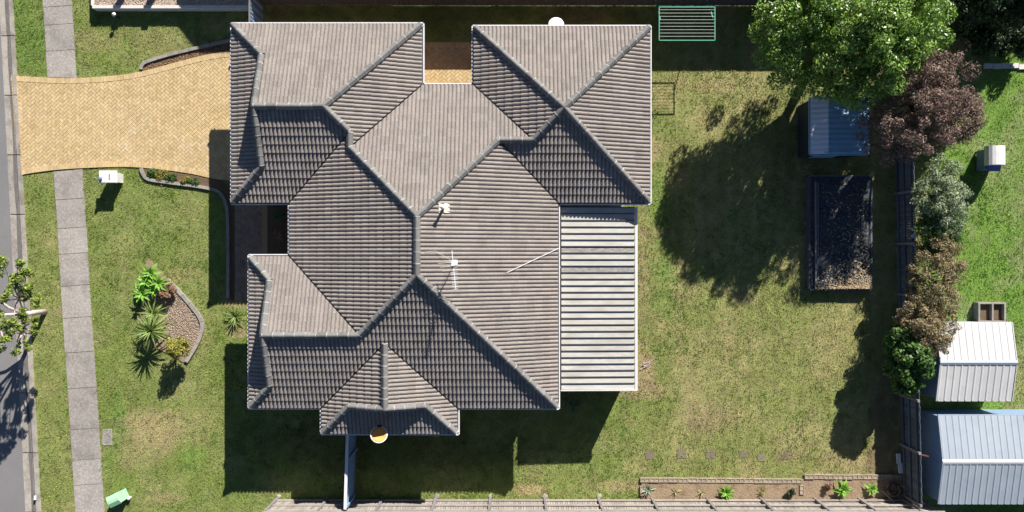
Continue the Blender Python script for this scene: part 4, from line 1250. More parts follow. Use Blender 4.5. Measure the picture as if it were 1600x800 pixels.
def leaf_cloud(centers, radii, n, size, mat_, name, aspect=0.5, up=0.4, hollow=0.55):
    """leaf-sized faces filling ellipsoid clumps; centers (k,3), radii (k,3)"""
    centers = np.array(centers, float); radii = np.array(radii, float)
    vol = radii.prod(1) ** (2 / 3); pick = RNG.choice(len(centers), n, p=vol / vol.sum())
    d = RNG.normal(size=(n, 3)); d /= np.linalg.norm(d, axis=1)[:, None]
    r = RNG.uniform(hollow ** 3, 1.12, n) ** (1 / 3)
    pos = centers[pick] + d * radii[pick] * r[:, None]
    pos[:, 2] = np.maximum(pos[:, 2], 0.04)
    nrm = d * 0.8 + RNG.normal(size=(n, 3)) * 0.6 + np.array([0, 0, up]); nrm /= np.linalg.norm(nrm, axis=1)[:, None]
    tv = RNG.normal(size=(n, 3)); tv -= nrm * (tv * nrm).sum(1)[:, None]; tv /= np.linalg.norm(tv, axis=1)[:, None]
    bv = np.cross(nrm, tv)
    s = size * RNG.uniform(0.6, 1.35, n)[:, None]
    V = np.stack([pos - tv * s, pos + bv * s * aspect + nrm * s * 0.12, pos + tv * s, pos - bv * s * aspect + nrm * s * 0.12], 1).reshape(-1, 3)
    return np_mesh(name, V, np.arange(n * 4).reshape(-1, 4), mat_)

def clumps(c, rad, k, cr, zs=1.0, shell=0.5, bottom=-0.7):
    out = []; rr = []
    while len(out) < k:
        d = np.array([random.gauss(0, 1) for _ in range(3)]); d /= np.linalg.norm(d)
        if d[2] < bottom: continue
        t = random.uniform(shell, 1.0)
        out.append(np.array(c) + d * np.array(rad) * t)
        q = cr * random.uniform(0.65, 1.35); rr.append((q, q, q * zs))
    return out, rr

def woody(name, label, cat, base, crown_c, crown_r, k, cr, n, size, leafm, barkm=M_BARK, trunk_r=0.12, group=None, zs=0.8, shell=0.45, bottom=-0.7, limbs=10, aspect=0.5, extra=None, hollow=0.55):
    root = thing(name, label, cat, tuple(base), group)
    cs, rr = clumps(crown_c, crown_r, k, cr, zs, shell, bottom)
    if extra: 
        for e in extra: cs.append(np.array(e[:3])); rr.append((e[3], e[3], e[3] * zs))
    base = Vector(base)
    mb = MB()
    fork = base + (Vector(crown_c) - base) * 0.42; fork.z = max(0.25, base.z + (crown_c[2] - base.z) * 0.42)
    mb.tube([base - Vector((0, 0, 0.05)), base + (fork - base) * 0.5 + Vector((random.uniform(-.06, .06), random.uniform(-.06, .06), 0)), fork], [trunk_r * 1.25, trunk_r, trunk_r * 0.85], 9)
    for c in random.sample(cs, min(limbs, len(cs))):
        c = Vector(c); mid = fork.lerp(c, 0.5) + Vector((random.uniform(-.15, .15), random.uniform(-.15, .15), 0.12 * (c - fork).length))
        mb.tube([fork - Vector((0, 0, 0.05)), mid, c], [trunk_r * 0.6, trunk_r * 0.36, trunk_r * 0.1], 6)
    tr = mb.part('trunk', barkm, root, True)
    me = leaf_cloud(cs, rr, n, size, leafm, 'crown', aspect, hollow=hollow)
    o = place('crown', me, root, Matrix.Translation(-base))
    o['kind'] = 'stuff'
    return root

def build_trees():
    # big bright tree at the top right of the yard
    zc = 4.1
    c = P(1345, 32, zc)
    base = G(1272, 92)
    woody('shade_tree', 'large bright green leafy tree overhanging the metal garden shed', 'tree', base, tuple(c), (3.45, 2.9, 2.0), 420, 0.31, 74000, 0.062, M_LEAFTREE, trunk_r=0.2, bottom=-0.55, limbs=26, shell=0.4, aspect=0.45,
          extra=[(*P(1192, 90, 3.2), 0.4), (*P(1188, 50, 3.4), 0.45), (*P(1215, 125, 2.8), 0.4), (*P(1245, 140, 2.6), 0.35), (*P(1320, 150, 2.8), 0.4), (*P(1370, 150, 3.0), 0.4), (*P(1420, 130, 3.4), 0.4), (*P(1345, 160, 2.8), 0.35), (*P(1195, 20, 3.4), 0.45), (*P(1205, 70, 3.8), 0.45), (*P(1225, 100, 3.6), 0.4), (*P(1280, 140, 3.2), 0.4), (*P(1470, 60, 4.2), 0.45), (*P(1475, 20, 4.2), 0.45)])
    # purple-brown shrubs along the fence
    woody('purple_tree', 'tall purple-brown leafed tree beside the large bright tree', 'tree', G(1398, 168), tuple(P(1440, 158, 3.3)), (1.9, 2.1, 1.5), 330, 0.19, 30000, 0.05, M_LEAFPURPLE, trunk_r=0.1, limbs=40, aspect=0.35, shell=0.3,
          extra=[(*P(1352, 190, 2.5), 0.3), (*P(1360, 232, 2.3), 0.3), (*P(1345, 212, 2.3), 0.2), (*P(1372, 215, 2.4), 0.4), (*P(1395, 235, 2.5), 0.45), (*P(1368, 185, 2.6), 0.35), (*P(1420, 240, 2.6), 0.4), (*P(1385, 250, 2.2), 0.3), (*P(1500, 75, 2.8), 0.4), (*P(1515, 110, 2.8), 0.4)])
    woody('purple_shrub', 'low purple-brown shrub at the edge of the bright neighbouring lawn', 'shrub', G(1470, 170), tuple(P(1502, 185, 1.9)), (0.6, 1.1, 0.8), 40, 0.28, 7000, 0.05, M_LEAFPURPLE, trunk_r=0.07, limbs=16, aspect=0.35)
    woody('grey_shrub', 'grey-green shrub behind the shaded fence', 'shrub', G(1440, 305), tuple(P(1470, 308, 1.9)), (1.05, 1.55, 0.9), 130, 0.2, 14000, 0.05, M_LEAFGREY, trunk_r=0.06, limbs=14, aspect=0.35)
    woody('green_shrub', 'light green shrub behind the fence beside the two white pipe ends', 'shrub', G(1438, 358), tuple(P(1462, 362, 1.5)), (0.95, 1.1, 0.7), 80, 0.2, 10000, 0.05, M_LEAFMID, trunk_r=0.05, limbs=8, aspect=0.35)
    woody('brown_shrub', 'dry brown shrub behind the fence above the white shed', 'shrub', G(1432, 430), tuple(P(1462, 430, 1.8)), (1.1, 1.8, 0.9), 190, 0.17, 16000, 0.05, M_LEAFBROWN, trunk_r=0.06, limbs=14, aspect=0.3)
    woody('brown_shrub', 'dry brown shrub spilling over the fence above the leafy green bush', 'shrub', G(1415, 512), tuple(P(1445, 515, 1.9)), (1.25, 1.3, 0.85), 150, 0.17, 15000, 0.05, M_LEAFBROWN, trunk_r=0.06, limbs=14, aspect=0.3)
    woody('leafy_bush', 'leafy green bush growing over the shaded fence beside the white shed', 'shrub', G(1396, 556), tuple(P(1416, 560, 1.7)), (0.78, 1.4, 0.9), 100, 0.22, 12000, 0.075, M_LEAFMID, trunk_r=0.07, limbs=12, aspect=0.55)
    # dark trees at the top right corner
    woody('dark_tree', 'dark shaded tree in the upper right corner', 'tree', G(1530, -20), tuple(P(1555, -12, 3.2)), (2.0, 1.0, 1.6), 50, 0.55, 17000, 0.08, M_LEAFDARK, trunk_r=0.15, limbs=14)
    woody('dark_bush', 'low dark bush under the dark corner tree', 'shrub', G(1515, 48), tuple(P(1530, 45, 1.0)), (1.0, 0.8, 0.7), 26, 0.35, 8000, 0.07, M_LEAFDARK, trunk_r=0.07, limbs=8)
    woody('red_flowered_bush', 'dark bush with red flowers at the right edge', 'shrub', G(1580, 62), tuple(P(1590, 60, 0.8)), (0.8, 0.6, 0.55), 20, 0.3, 5000, 0.06, M_LEAFDARK, trunk_r=0.05, limbs=8)
    # tall trees beyond the upper edge that shade that corner
    woody('tall_tree', 'tall dense tree beyond the upper right edge', 'tree', G(1665, -215), tuple(G(1665, -215, 3.6)), (3.0, 2.0, 2.1), 60, 0.75, 16000, 0.12, M_LEAFDARK, trunk_r=0.2, limbs=12)
    woody('tall_tree', 'broad dense tree beyond the upper right corner', 'tree', G(1790, -200), tuple(G(1790, -200, 3.4)), (2.6, 2.2, 2.1), 50, 0.75, 12000, 0.12, M_LEAFDARK, trunk_r=0.2, limbs=12)
    # street tree with a pale trunk
    base = G(70, 487)
    root = thing('street_tree', 'small street tree with pale trunk leaning over the kerb', 'tree', tuple(base))
    mb = MB()
    fork = base + Vector((0.02, 0.0, 1.45))
    mb.tube([base - Vector((0, 0, 0.05)), base + Vector((0.03, 0.02, 0.7)), fork], [0.115, 0.095, 0.09], 10)
    tips = []
    for ix, iy, z, r in ((6, 414, 3.0, .34), (22, 432, 2.9, .30), (28, 408, 3.2, .2), (42, 424, 2.6, .26), (28, 446, 2.7, .24), (48, 452, 2.6, .27), (56, 468, 2.4, .24), (44, 466, 2.3, .2), (14, 452, 3.2, .26), (4, 470, 3.3, .3),
                         (22, 494, 2.6, .25), (36, 500, 2.4, .2), (30, 512, 2.5, .22), (12, 512, 3.0, .28), (10, 530, 2.9, .24), (54, 502, 2.0, .2), (52, 518, 2.0, .2), (30, 546, 2.2, .22), (38, 536, 2.2, .18), (24, 552, 2.3, .16),
                         (-10, 500, 3.4, .4), (-24, 450, 3.6, .45), (-20, 540, 3.2, .35), (2, 545, 2.8, .16)):
        tips.append((P(ix, iy, z + 0.6), r))
    mains = [fork + Vector(v) for v in ((-0.55, 0.75, 0.85), (0.25, 0.7, 0.65), (-0.75, -0.05, 1.0), (-0.4, -0.6, 0.8), (0.3, -0.5, 0.5))]
    for q in mains:
        mb.tube([fork - Vector((0, 0, 0.06)), fork.lerp(q, 0.5) + Vector((random.uniform(-.08, .08), random.uniform(-.08, .08), 0.02)), q], [0.075, 0.055, 0.042], 8)
    for p, r in tips:
        q = min(mains, key=lambda m: (m - p).length)
        mb.tube([q - (q - fork) * 0.06, q.lerp(p, 0.5) + Vector((random.uniform(-.1, .1), random.uniform(-.1, .1), -0.04)), p], [0.04, 0.024, 0.01], 6)
    mb.part('trunk', M_PALEBARK, root, True)
    cs = []; rr = []
    for p, r in tips:
        for _ in range(4):
            cs.append(np.array(p) + RNG.normal(0, r * 0.45, 3)); q = r * random.uniform(0.4, 0.65); rr.append((q, q, q * 0.7))
    me = leaf_cloud(cs, rr, 5200, 0.06, M_LEAFSTREET, 'crown', 0.5, hollow=0.2)
    o = place('crown', me, root, Matrix.Translation(-base)); o['kind'] = 'stuff'
build_trees()

def build_plants():
    # front lawn bed
    k = 0
    for (x, y, n, L, z), lab in zip(((240, 424, 18, 0.5, 0.5), (233, 437, 18, 0.53, 0.45), (252, 440, 18, 0.53, 0.45), (226, 455, 18, 0.54, 0.4), (244, 452, 16, 0.48, 0.35)),
            ('bright green agave rosette at the top tip of the front bed', 'bright green agave rosette left of its neighbours in the front bed', 'bright green agave rosette nearest the curved edging in the front bed',
             'lowest bright green agave rosette on the left of the front bed', 'bright green agave rosette beside the dry brown shrub in the front bed')):
        rosette('agave', lab, 'agave', G(x + 4, y + 2), 'agave', n, L, z, (0, 70), 'agaves in the front bed')
    woody('dry_shrub', 'dry reddish-brown shrub in the front lawn bed', 'shrub', G(264, 458), tuple(G(266, 456, 0.32)), (0.32, 0.3, 0.22), 14, 0.14, 1600, 0.035, M_DRYLEAF, trunk_r=0.03, limbs=8)
    rosette('yucca', 'smaller spiky yucca in the middle of the front bed', 'yucca', G(247, 488), 'yucca', 44, 0.72, 0.45, (-10, 75), 'yuccas in the front bed')
    rosette('yucca', 'largest spiky yucca in the front bed with radiating leaves', 'yucca', G(250, 514), 'yucca', 64, 0.98, 0.75, (-12, 75), 'yuccas in the front bed')
    rosette('yucca', 'spiky yucca on the left side of the front bed beside the largest one', 'yucca', G(229, 516), 'yucca', 30, 0.5, 0.4, (-10, 70), 'yuccas in the front bed')
    woody('yellow_shrub', 'yellow-green shrub at the lower corner of the front bed', 'shrub', G(279, 541), tuple(P(277, 540, 0.95)), (0.48, 0.48, 0.42), 26, 0.16, 2600, 0.045, M_LEAFYELLOW, trunk_r=0.04, limbs=10)
    # beside the house
    rosette('spiky_plant', 'spiky green plant at the end of the front path', 'plant', G(370, 494), 'yucca', 36, 0.62, 0.12, (5, 75))
    rosette('spiky_plant', 'small yellow-tipped plant against the front wall in the shade', 'plant', G(374, 600), 'yellow', 22, 0.32, 0.25, (5, 70))
    rosette('spiky_plant', 'green spiky plant in the dark porch bed', 'plant', G(438, 337), 'shade', 16, 0.42, 0.35, (0, 60))
    rosette('spiky_plant', 'dry thin-leaved plant in the dark porch bed', 'plant', G(438, 368), 'dry', 22, 0.4, 0.3, (0, 60))
    root = thing('leafy_plant', 'small broad-leaved green plant in the shade at the patio corner', 'plant', tuple(G(892, 630)))
    for dx, dy, z in ((0, 0, 0.5), (0.25, 0.1, 0.4), (0.1, -0.25, 0.45), (-0.2, 0.15, 0.35)):
        rosette('', '', '', G(892, 630) + Vector((dx, dy, 0)), 'shade', 9, 0.3, z, (0, 60), parent_root=root)
    rosette('leafy_plant', 'tiny pale plant under the eave beside the shaded lawn', 'plant', G(844, 636), 'aloe', 9, 0.16, 0.06, (5, 60))
    # weeds in the lower driveway strip
    poly = STRIP_BOT
    for i, (x, y, s, lab) in enumerate(((240, 270, 0.16, 'yellow-green weeds at the rounded end of the lower driveway strip'), (254, 274, 0.15, 'second clump of weeds from the rounded end of the lower driveway strip'),
            (270, 277, 0.17, 'clump of weeds at the middle of the lower driveway strip'), (288, 281, 0.15, 'clump of weeds right of the middle of the lower driveway strip'), (304, 284, 0.14, 'clump of weeds nearest the house shadow in the lower driveway strip'))):
        woody('weed_clump', lab, 'weeds', G(x, y), tuple(G(x, y, 0.08)), (s * 1.6, s, 0.06), 10, 0.09, 700, 0.03, M_LEAFYELLOW if i % 2 else M_LEAFMID, trunk_r=0.01, limbs=3)
    # back bed
    rosette('agave', 'bright green agave in the middle of the bottom garden bed', 'agave', G(1133, 767), 'agave', 28, 0.42, 0.15, (5, 75), 'agaves in the bottom bed')
    rosette('agave', 'larger right-hand bright green agave in the bottom garden bed', 'agave', G(1313, 762), 'agave', 26, 0.46, 0.22, (0, 75), 'agaves in the bottom bed')
    rosette('agave', 'bright green agave at the right end of the bottom bed by the shadow', 'agave', G(1359, 762), 'agave', 20, 0.36, 0.16, (0, 75), 'agaves in the bottom bed')
    rosette('aloe', 'grey-green spiky aloe at the left end of the bottom bed', 'aloe', G(1012, 764), 'aloe', 18, 0.4, 0.1, (5, 75), 'aloes in the bottom bed')
    rosette('aloe', 'yellowish aloe left of the second fence post in the bottom bed', 'aloe', G(1055, 767), 'aloey', 10, 0.28, 0.08, (5, 70), 'aloes in the bottom bed')
    rosette('aloe', 'yellow-green aloe just left of the middle agave', 'aloe', G(1096, 768), 'aloey', 12, 0.25, 0.1, (5, 70), 'aloes in the bottom bed')
    rosette('aloe', 'dark yellow-green aloe just right of the middle agave', 'aloe', G(1190, 766), 'yellow', 18, 0.26, 0.12, (5, 70), 'aloes in the bottom bed')
    woody('dry_bush', 'dark twiggy bush at the fence in the bottom bed', 'shrub', G(1233, 770), tuple(G(1233, 769, 0.25)), (0.16, 0.2, 0.16), 10, 0.09, 700, 0.03, M_LEAFDARK, trunk_r=0.02, limbs=8)
    woody('dry_bush', 'small dry bush left of the larger right-hand agave', 'shrub', G(1292, 757), tuple(G(1292, 757, 0.2)), (0.16, 0.16, 0.12), 10, 0.08, 600, 0.03, M_DRYLEAF, trunk_r=0.02, limbs=8)
build_plants()

# ------------------------------------------------------------------ back yard
def build_back():
    # retaining blocks around the bottom bed
    mb = MB(); mb.prism([tuple(G(*p)[:2]) for p in BACKBED], -0.05, 0.05)
    mb.obj('bottom_bed', M_SOILTAN, tuple(G(1200, 765)), 'tan soil garden bed along the bottom fence', 'garden bed', kind='structure')
    root = thing('block_edging', 'row of hollow concrete blocks edging the bottom garden bed', 'block edging', tuple(G(1200, 747)))
    bme = MB()
    l, w, h = 0.385, 0.18, 0.10
    t = 0.03
    for sx in (-1, 0, 1): bme.box((sx * (l / 2 - t / 2), 0, h / 2), (t, w - 2 * t - 0.002, h - 0.003))
    for sy in (-1, 1): bme.box((0, sy * (w / 2 - t / 2), h / 2), (l, t, h))
    bme.box((0, 0, 0.035), (l - 0.07, w - 0.07, 0.08))
    me = bme.mesh('block', M_BLOCK)
    def run(p0, p1):
        a, b = G(*p0), G(*p1); d = b - a; n = max(1, round(d.length / 0.395)); r = math.atan2(d.y, d.x)
        for i in range(n):
            c = a + d * ((i + 0.5) / n) - parent_origin(root)
            place('block', me, root, Matrix.Translation(c + Vector((random.uniform(-.006, .006), random.uniform(-.006, .006), random.uniform(-0.02, 0.01)))) @ Matrix.Rotation(r + random.uniform(-.015, .015), 4, 'Z'))
    run((1000, 749), (1252, 751)); run((1256, 744), (1408, 745)); run((1003, 755), (1003, 777)); run((1252, 757), (1252, 772))
    # stepping stones
    for x, y, s, lab in ((1015, 711, 0.34, 'leftmost stepping stone in the back lawn'), (1065, 709, 0.36, 'second stepping stone from the left in the back lawn'), (1110, 709, 0.34, 'third stepping stone from the left in the back lawn'),
                         (1161, 710, 0.3, 'faint fourth stepping stone from the left in the back lawn'), (1190, 715, 0.3, 'fifth stepping stone from the left in the back lawn'), (1226, 713, 0.28, 'rightmost stepping stone in the back lawn')):
        c = G(x, y)
        mb = MB(); r0 = random.uniform(0, 1)
        pts = [(c.x + math.cos(a) * s / 2 * random.uniform(0.95, 1.15) * (1.35 if i % 2 == 0 else 1.0), c.y + math.sin(a) * s / 2 * random.uniform(0.9, 1.15) * (1.35 if i % 2 == 0 else 1.0)) for i, a in [(i, math.pi / 4 + i * math.pi / 4) for i in range(8)]]
        mb.prism(pts, -0.03, 0.006); mb.obj('stepping_stone', M_STEPSTONE, tuple(c), lab, 'stepping stone', 'stepping stones in the back lawn')
    # faint concrete edging in the lawn beside the house: narrow trench lines
    # garden shed
    z = 1.5
    root = thing('garden_shed', 'blue steel garden shed with pale roof strip under the large tree', 'shed', tuple(G(1315, 200)))
    a = P(1266, 152, z); b = P(1356, 241, z)
    mb = MB(); mb.box(((a.x + b.x) / 2, (a.y + b.y) / 2, z / 2 - 0.02), (b.x - a.x - 0.12, a.y - b.y - 0.12, z - 0.06)); mb.part('wall', M_SHEDSHADE, root)
    mx = P(1291, 200, z).x
    n = 11
    for i in range(n):
        y0 = a.y + (b.y - a.y) * i / n; y1 = a.y + (b.y - a.y) * (i + 1) / n
        for (xa, xb, za, zb, m) in ((a.x, mx, z, z + 0.2, M_SHEDPALE), (mx, b.x, z + 0.2, z + 0.02, M_SHEDTEAL)):
            mb = MB(); q = [(xa, y0, za), (xb, y0, zb), (xb, y1, zb), (xa, y1, za)]
            mid = [(xa, (y0 + y1) / 2 + 0.03, za + 0.025), (xb, (y0 + y1) / 2 + 0.03, zb + 0.025), (xb, (y0 + y1) / 2 - 0.03, zb + 0.025), (xa, (y0 + y1) / 2 - 0.03, za + 0.025)]
            mb.add([q[0], q[1], mid[1], mid[0], mid[3], mid[2], q[2], q[3]], [(3, 2, 1, 0), (4, 5, 2, 3), (7, 6, 5, 4)])
            mb.part('roof_sheet', m, root)
    mb = MB()
    mb.beam((a.x - 0.02, a.y, z - 0.03), (a.x - 0.02, b.y, z - 0.03), 0.05, 0.08); mb.beam((b.x + 0.02, a.y, z - 0.02), (b.x + 0.02, b.y, z - 0.02), 0.05, 0.08)
    mb.beam((a.x, b.y - 0.02, z), (b.x, b.y - 0.02, z), 0.05, 0.1); mb.part('trim', M_SHEDTEAL, root)
    mb = MB(); mb.box(((a.x + b.x) / 2 - 0.2, b.y + 0.045, 0.9), (0.9, 0.03, 1.7)); mb.part('door', M_SHEDTEAL, root)
    # low timber-edged bed under a tarp, in the tree's shade
    x0, x1, y0, y1 = 1260, 1356, 276, 452
    a = G(x0, y0); b = G(x1, y1)
    root = thing('raised_bed', 'low timber-edged bed covered with dark blue tarp and leaf litter', 'raised bed', tuple((a + b) / 2))
    h = 0.34
    for (xa, ya, xb, yb) in ((a.x, a.y, b.x, a.y), (b.x, a.y, b.x, b.y), (b.x, b.y, a.x, b.y), (a.x, b.y, a.x, a.y)):
        d = Vector((xb - xa, yb - ya, 0)).normalized() * 0.035
        mb = MB(); mb.beam((xa + d.x, ya + d.y, h / 2), (xb - d.x, yb - d.y, h / 2), 0.06, h); mb.part('edge_board', M_TIMBERGREY_SKY, root)
    mb = MB(); mb.beam((a.x + 0.22, a.y - 0.25, h + 0.05), (a.x + 0.24, b.y + 0.2, h + 0.05), 0.07, 0.05); mb.part('pole', M_POST, root)
    mb = MB(); mb.beam((a.x + 0.32, a.y - 0.3, h + 0.05), (a.x + 0.32, b.y + 0.4, h + 0.04), 0.04, 0.04); mb.part('pole', M_POST, root)
    nx, ny = 24, 40
    vs = []; fs = []
    for j in range(ny + 1):
        for i in range(nx + 1):
            u, v = i / nx, j / ny
            zz = h - 0.06 + 0.10 * float(fbm(np.array([u * 300.]), np.array([v * 500.]), 60, 4)[0])
            vs.append((a.x + 0.04 + (b.x - a.x - 0.08) * u, a.y - 0.04 + (b.y - a.y + 0.08) * v, zz))
    for j in range(ny):
        for i in range(nx):
            k = j * (nx + 1) + i; fs.append((k, k + nx + 1, k + nx + 2, k + 1))
    mb = MB(); mb.add(vs, fs); mb.part('tarp', M_TARP, root, True)
    mb = MB()
    for _ in range(1500):
        if random.random() < 0.6: u, v = random.betavariate(4, 1.0), random.betavariate(9, 0.7)
        elif random.random() < 0.4: u, v = random.uniform(0.05, 1), random.betavariate(6, 0.35)
        else: u, v = random.betavariate(2, 1.4), random.uniform(0.05, 1)
        c = Vector((a.x + 0.08 + (b.x - a.x - 0.16) * u, a.y - 0.06 + (b.y - a.y + 0.12) * v, h + 0.045 + random.uniform(0, 0.03)))
        s = random.uniform(0.025, 0.06); an = random.uniform(0, 6.28)
        q = Matrix.Rotation(an, 3, 'Z') @ Matrix.Rotation(random.uniform(-0.6, 0.6), 3, 'X')
        mb.add([c + q @ Vector(p) for p in ((-s, 0, 0), (0, -s * .45, 0.005), (s, 0, 0), (0, s * .45, 0.005))], [(0, 1, 2, 3)])
    o = mb.part('leaf_litter', M_LITTER, root); o['kind'] = 'stuff'
    mb = MB(); mb.beam((a.x + 1.1, b.y + 0.1, h + 0.05), (b.x - 0.02, b.y + 0.1, h + 0.06), 0.09, 0.03); mb.part('loose_board', mat('tan_board', (0.5, 0.33, 0.17), (0.4, 0.26, 0.13)), root)
    # clothes line
    z = 1.74
    root = thing('clothesline', 'green folding clothesline fixed to the steel fence', 'clothesline', tuple(G(1065, 20)))
    a = P(1030, 11, z); b = P(1117, 63, z)
    for (p, q) in (((a.x, a.y, z), (b.x, a.y, z)), ((a.x, b.y, z), (b.x, b.y, z)), ((a.x, a.y, z), (a.x, b.y, z)), ((b.x, a.y, z), (b.x, b.y, z))):
        mb = MB(); mb.beam(p, q, 0.035, 0.035); mb.part('frame_bar', M_LINEGREEN, root)
    for i in range(1, 10):
        y = a.y + (b.y - a.y) * i / 10 + 0.02
        mb = MB(); mb.beam((a.x + 0.01, y, z + 0.02), (b.x - 0.01, y, z + 0.02), 0.012, 0.004); mb.part('line', M_LINECORD, root)
    fy = G(1, 8).y
    for x in (a.x + 0.05, b.x - 0.05):
        mb = MB(); mb.beam((x, fy - 0.06, 0.8), (x, a.y - 0.5, z - 0.02), 0.03, 0.03); mb.part('strut', M_LINEGREEN, root)
        mb = MB(); mb.beam((x, fy - 0.055, 0.7), (x, fy - 0.055, z + 0.05), 0.05, 0.03); mb.part('wall_bar', M_GALV, root)
    # two white cups on top of the fence
    for y, lab in ((358, 'upper of two round white cups on top of the shaded fence'), (368.5, 'lower of two round white cups on top of the shaded fence')):
        c = P(1428, y, 1.56)
        mb = MB(); mb.lathe([(0.0, -0.06), (0.075, -0.06), (0.09, 0.05), (0.098, 0.055), (0.08, 0.055), (0.07, -0.03), (0.0, -0.035)], c, 16)
        mb.obj('cup', M_WHITE, (c.x, c.y, 1.5), lab, 'cup', 'white cups on the fence')
    # pale fallen twigs beside the patio
    c = G(1003, 574)
    mb = MB()
    for k in range(7):
        a = random.uniform(-0.5, 0.9); p = c + Vector((random.uniform(-.1, .1), random.uniform(-.2, .2), 0.03)); l = random.uniform(0.2, 0.5)
        mb.tube([p, p + Vector((math.cos(a) * l * .5, math.sin(a) * l * .5, 0.03)), p + Vector((math.cos(a + .2) * l, math.sin(a + .2) * l, 0.02))], [0.012, 0.01, 0.004], 5)
    mb.obj('fallen_twigs', M_PALEBARK, tuple(c), 'pale fallen twigs on the lawn beside the patio roof', 'twigs', kind='stuff')
    # loose planks leaning in the corner and a coil of rusty wire
    for x, y, lab, m, z in ((1403, 716, 'upper pale blue plank lying against the shaded fence', M_SHEDPALE, 0.05), (1406, 731, 'lower pale blue plank lying against the shaded fence', M_SHEDPALE, 0.04)):
        c = G(x, y); mb = MB(); mb.box(c + Vector((0, 0, z)), (0.16, 0.42, 0.07), 0.06); mb.obj('plank', m, tuple(c), lab, 'plank', 'pale planks in the corner')
    c = G(1393, 763, 0.12)
    root = thing('wire_coil', 'rusty coil of wire and hose in the dark bottom corner', 'coil', tuple(G(1393, 763)))
    for k in range(5):
        r = 0.17 + 0.03 * k
        cc = c + Vector((random.uniform(-.1, .12), random.uniform(-.1, .08), 0.03 * k))
        q = Matrix.Rotation(random.uniform(-.3, .3), 3, 'X') @ Matrix.Rotation(random.uniform(-.3, .3), 3, 'Y')
        mb = MB(); mb.tube([cc + q @ Vector((r * math.cos(t * 0.42), r * math.sin(t * 0.42), 0)) for t in range(13 + k)], 0.022, 6); mb.part('loop', M_RUST if k % 2 else M_DARK, root)
    mb = MB(); mb.beam(G(1376, 765, 0.12), G(1391, 781, 0.3), 0.05, 0.03); mb.part('stick', M_TIMBER, root)
    mb = MB(); mb.lathe([(0.04, 0.0), (0.12, 0.0), (0.13, 0.04), (0.12, 0.08), (0.04, 0.08)], G(1416, 772, 0.25), 14); mb.part('reel', M_RUST, root)
    a = G(1398, 752, 0.5); b = G(1428, 778, 0.9)
    mb = MB(); mb.beam(a, b, 0.09, 0.05); mb.obj('timber_prop', M_TIMBERGREY_SKY, tuple(G(1410, 765)), 'grey timber leaning across the dark bottom corner', 'timber')
    a, b = G(1410, 699, 1.0), G(1424, 700, 1.35)
    mb = MB(); mb.beam(a, b, 0.05, 0.04); mb.obj('timber_brace', mat('red_timber', (0.32, 0.12, 0.08)), tuple(a), 'short reddish timber brace on the shaded fence', 'timber')
build_back()

# ------------------------------------------------------------------ neighbours
def gable_shed(name, label, x0, x1, y0, y1, zw, zr, n, roofm, wallm, ridgem):
    """gable shed with its ridge left to right; corners are photo pixels of the eaves"""
    a = P(x0, y0, zw); b = P(x1, y1, zw)
    ym = (a.y + b.y) / 2
    root = thing(name, label, 'shed', ((a.x + b.x) / 2, ym, 0))
    i0 = 0.06
    A = [(a.x + i0, a.y - i0), (b.x - i0, a.y - i0), (b.x - i0, b.y + i0), (a.x + i0, b.y + i0)]
    mb = MB(); mb.prism(A, 0, zw - 0.03)
    for x in (a.x + i0, b.x - i0):
        mb.add([(x, a.y - i0, zw - 0.03), (x, b.y + i0, zw - 0.03), (x, ym, zr - 0.05)], [(0, 1, 2)])
    mb.part('wall', wallm, root)
    for s, (ya, za) in enumerate(((a.y, zw), (b.y, zw))):
        for i in range(n):
            xa = a.x + (b.x - a.x) * i / n; xb = a.x + (b.x - a.x) * (i + 1) / n
            w = xb - xa
            pr = [(0, 0), (0.10, 0.018), (0.24, 0.018), (0.34, 0.002), (0.66, 0.002), (1, 0)]
            mb = MB()
            lo = [(xa + w * u, ya, za + h) for u, h in pr]; hi = [(xa + w * u, ym, zr + h) for u, h in pr]
            k = len(pr)
            mb.add(lo + hi, [((j, j + 1, j + 1 + k, j + k) if s else (j + k, j + 1 + k, j + 1, j)) for j in range(k - 1)])
            mb.part('roof_sheet', roofm, root)
    mb = MB(); mb.add([(a.x - .03, ym + .1, zr + .005), (b.x + .03, ym + .1, zr + .005), (b.x + .03, ym, zr + .05), (a.x - .03, ym, zr + .05), (a.x - .03, ym - .1, zr + .005), (b.x + .03, ym - .1, zr + .005)], [(3, 2, 1, 0), (4, 5, 2, 3)])
    mb.part('ridge_flashing', ridgem, root)
    for y in (a.y, b.y):
        mb = MB(); mb.beam((a.x, y, zw - 0.04), (b.x, y, zw - 0.04), 0.05, 0.08); mb.part('eave_trim', roofm, root)
    for x, sg in ((a.x, -1), (b.x, 1)):
        for y in (a.y, b.y):
            mb = MB(); mb.beam((x + sg * 0.01, y, zw - 0.01), (x + sg * 0.01, ym, zr - 0.01), 0.03, 0.07); mb.part('barge', roofm, root)
    return root

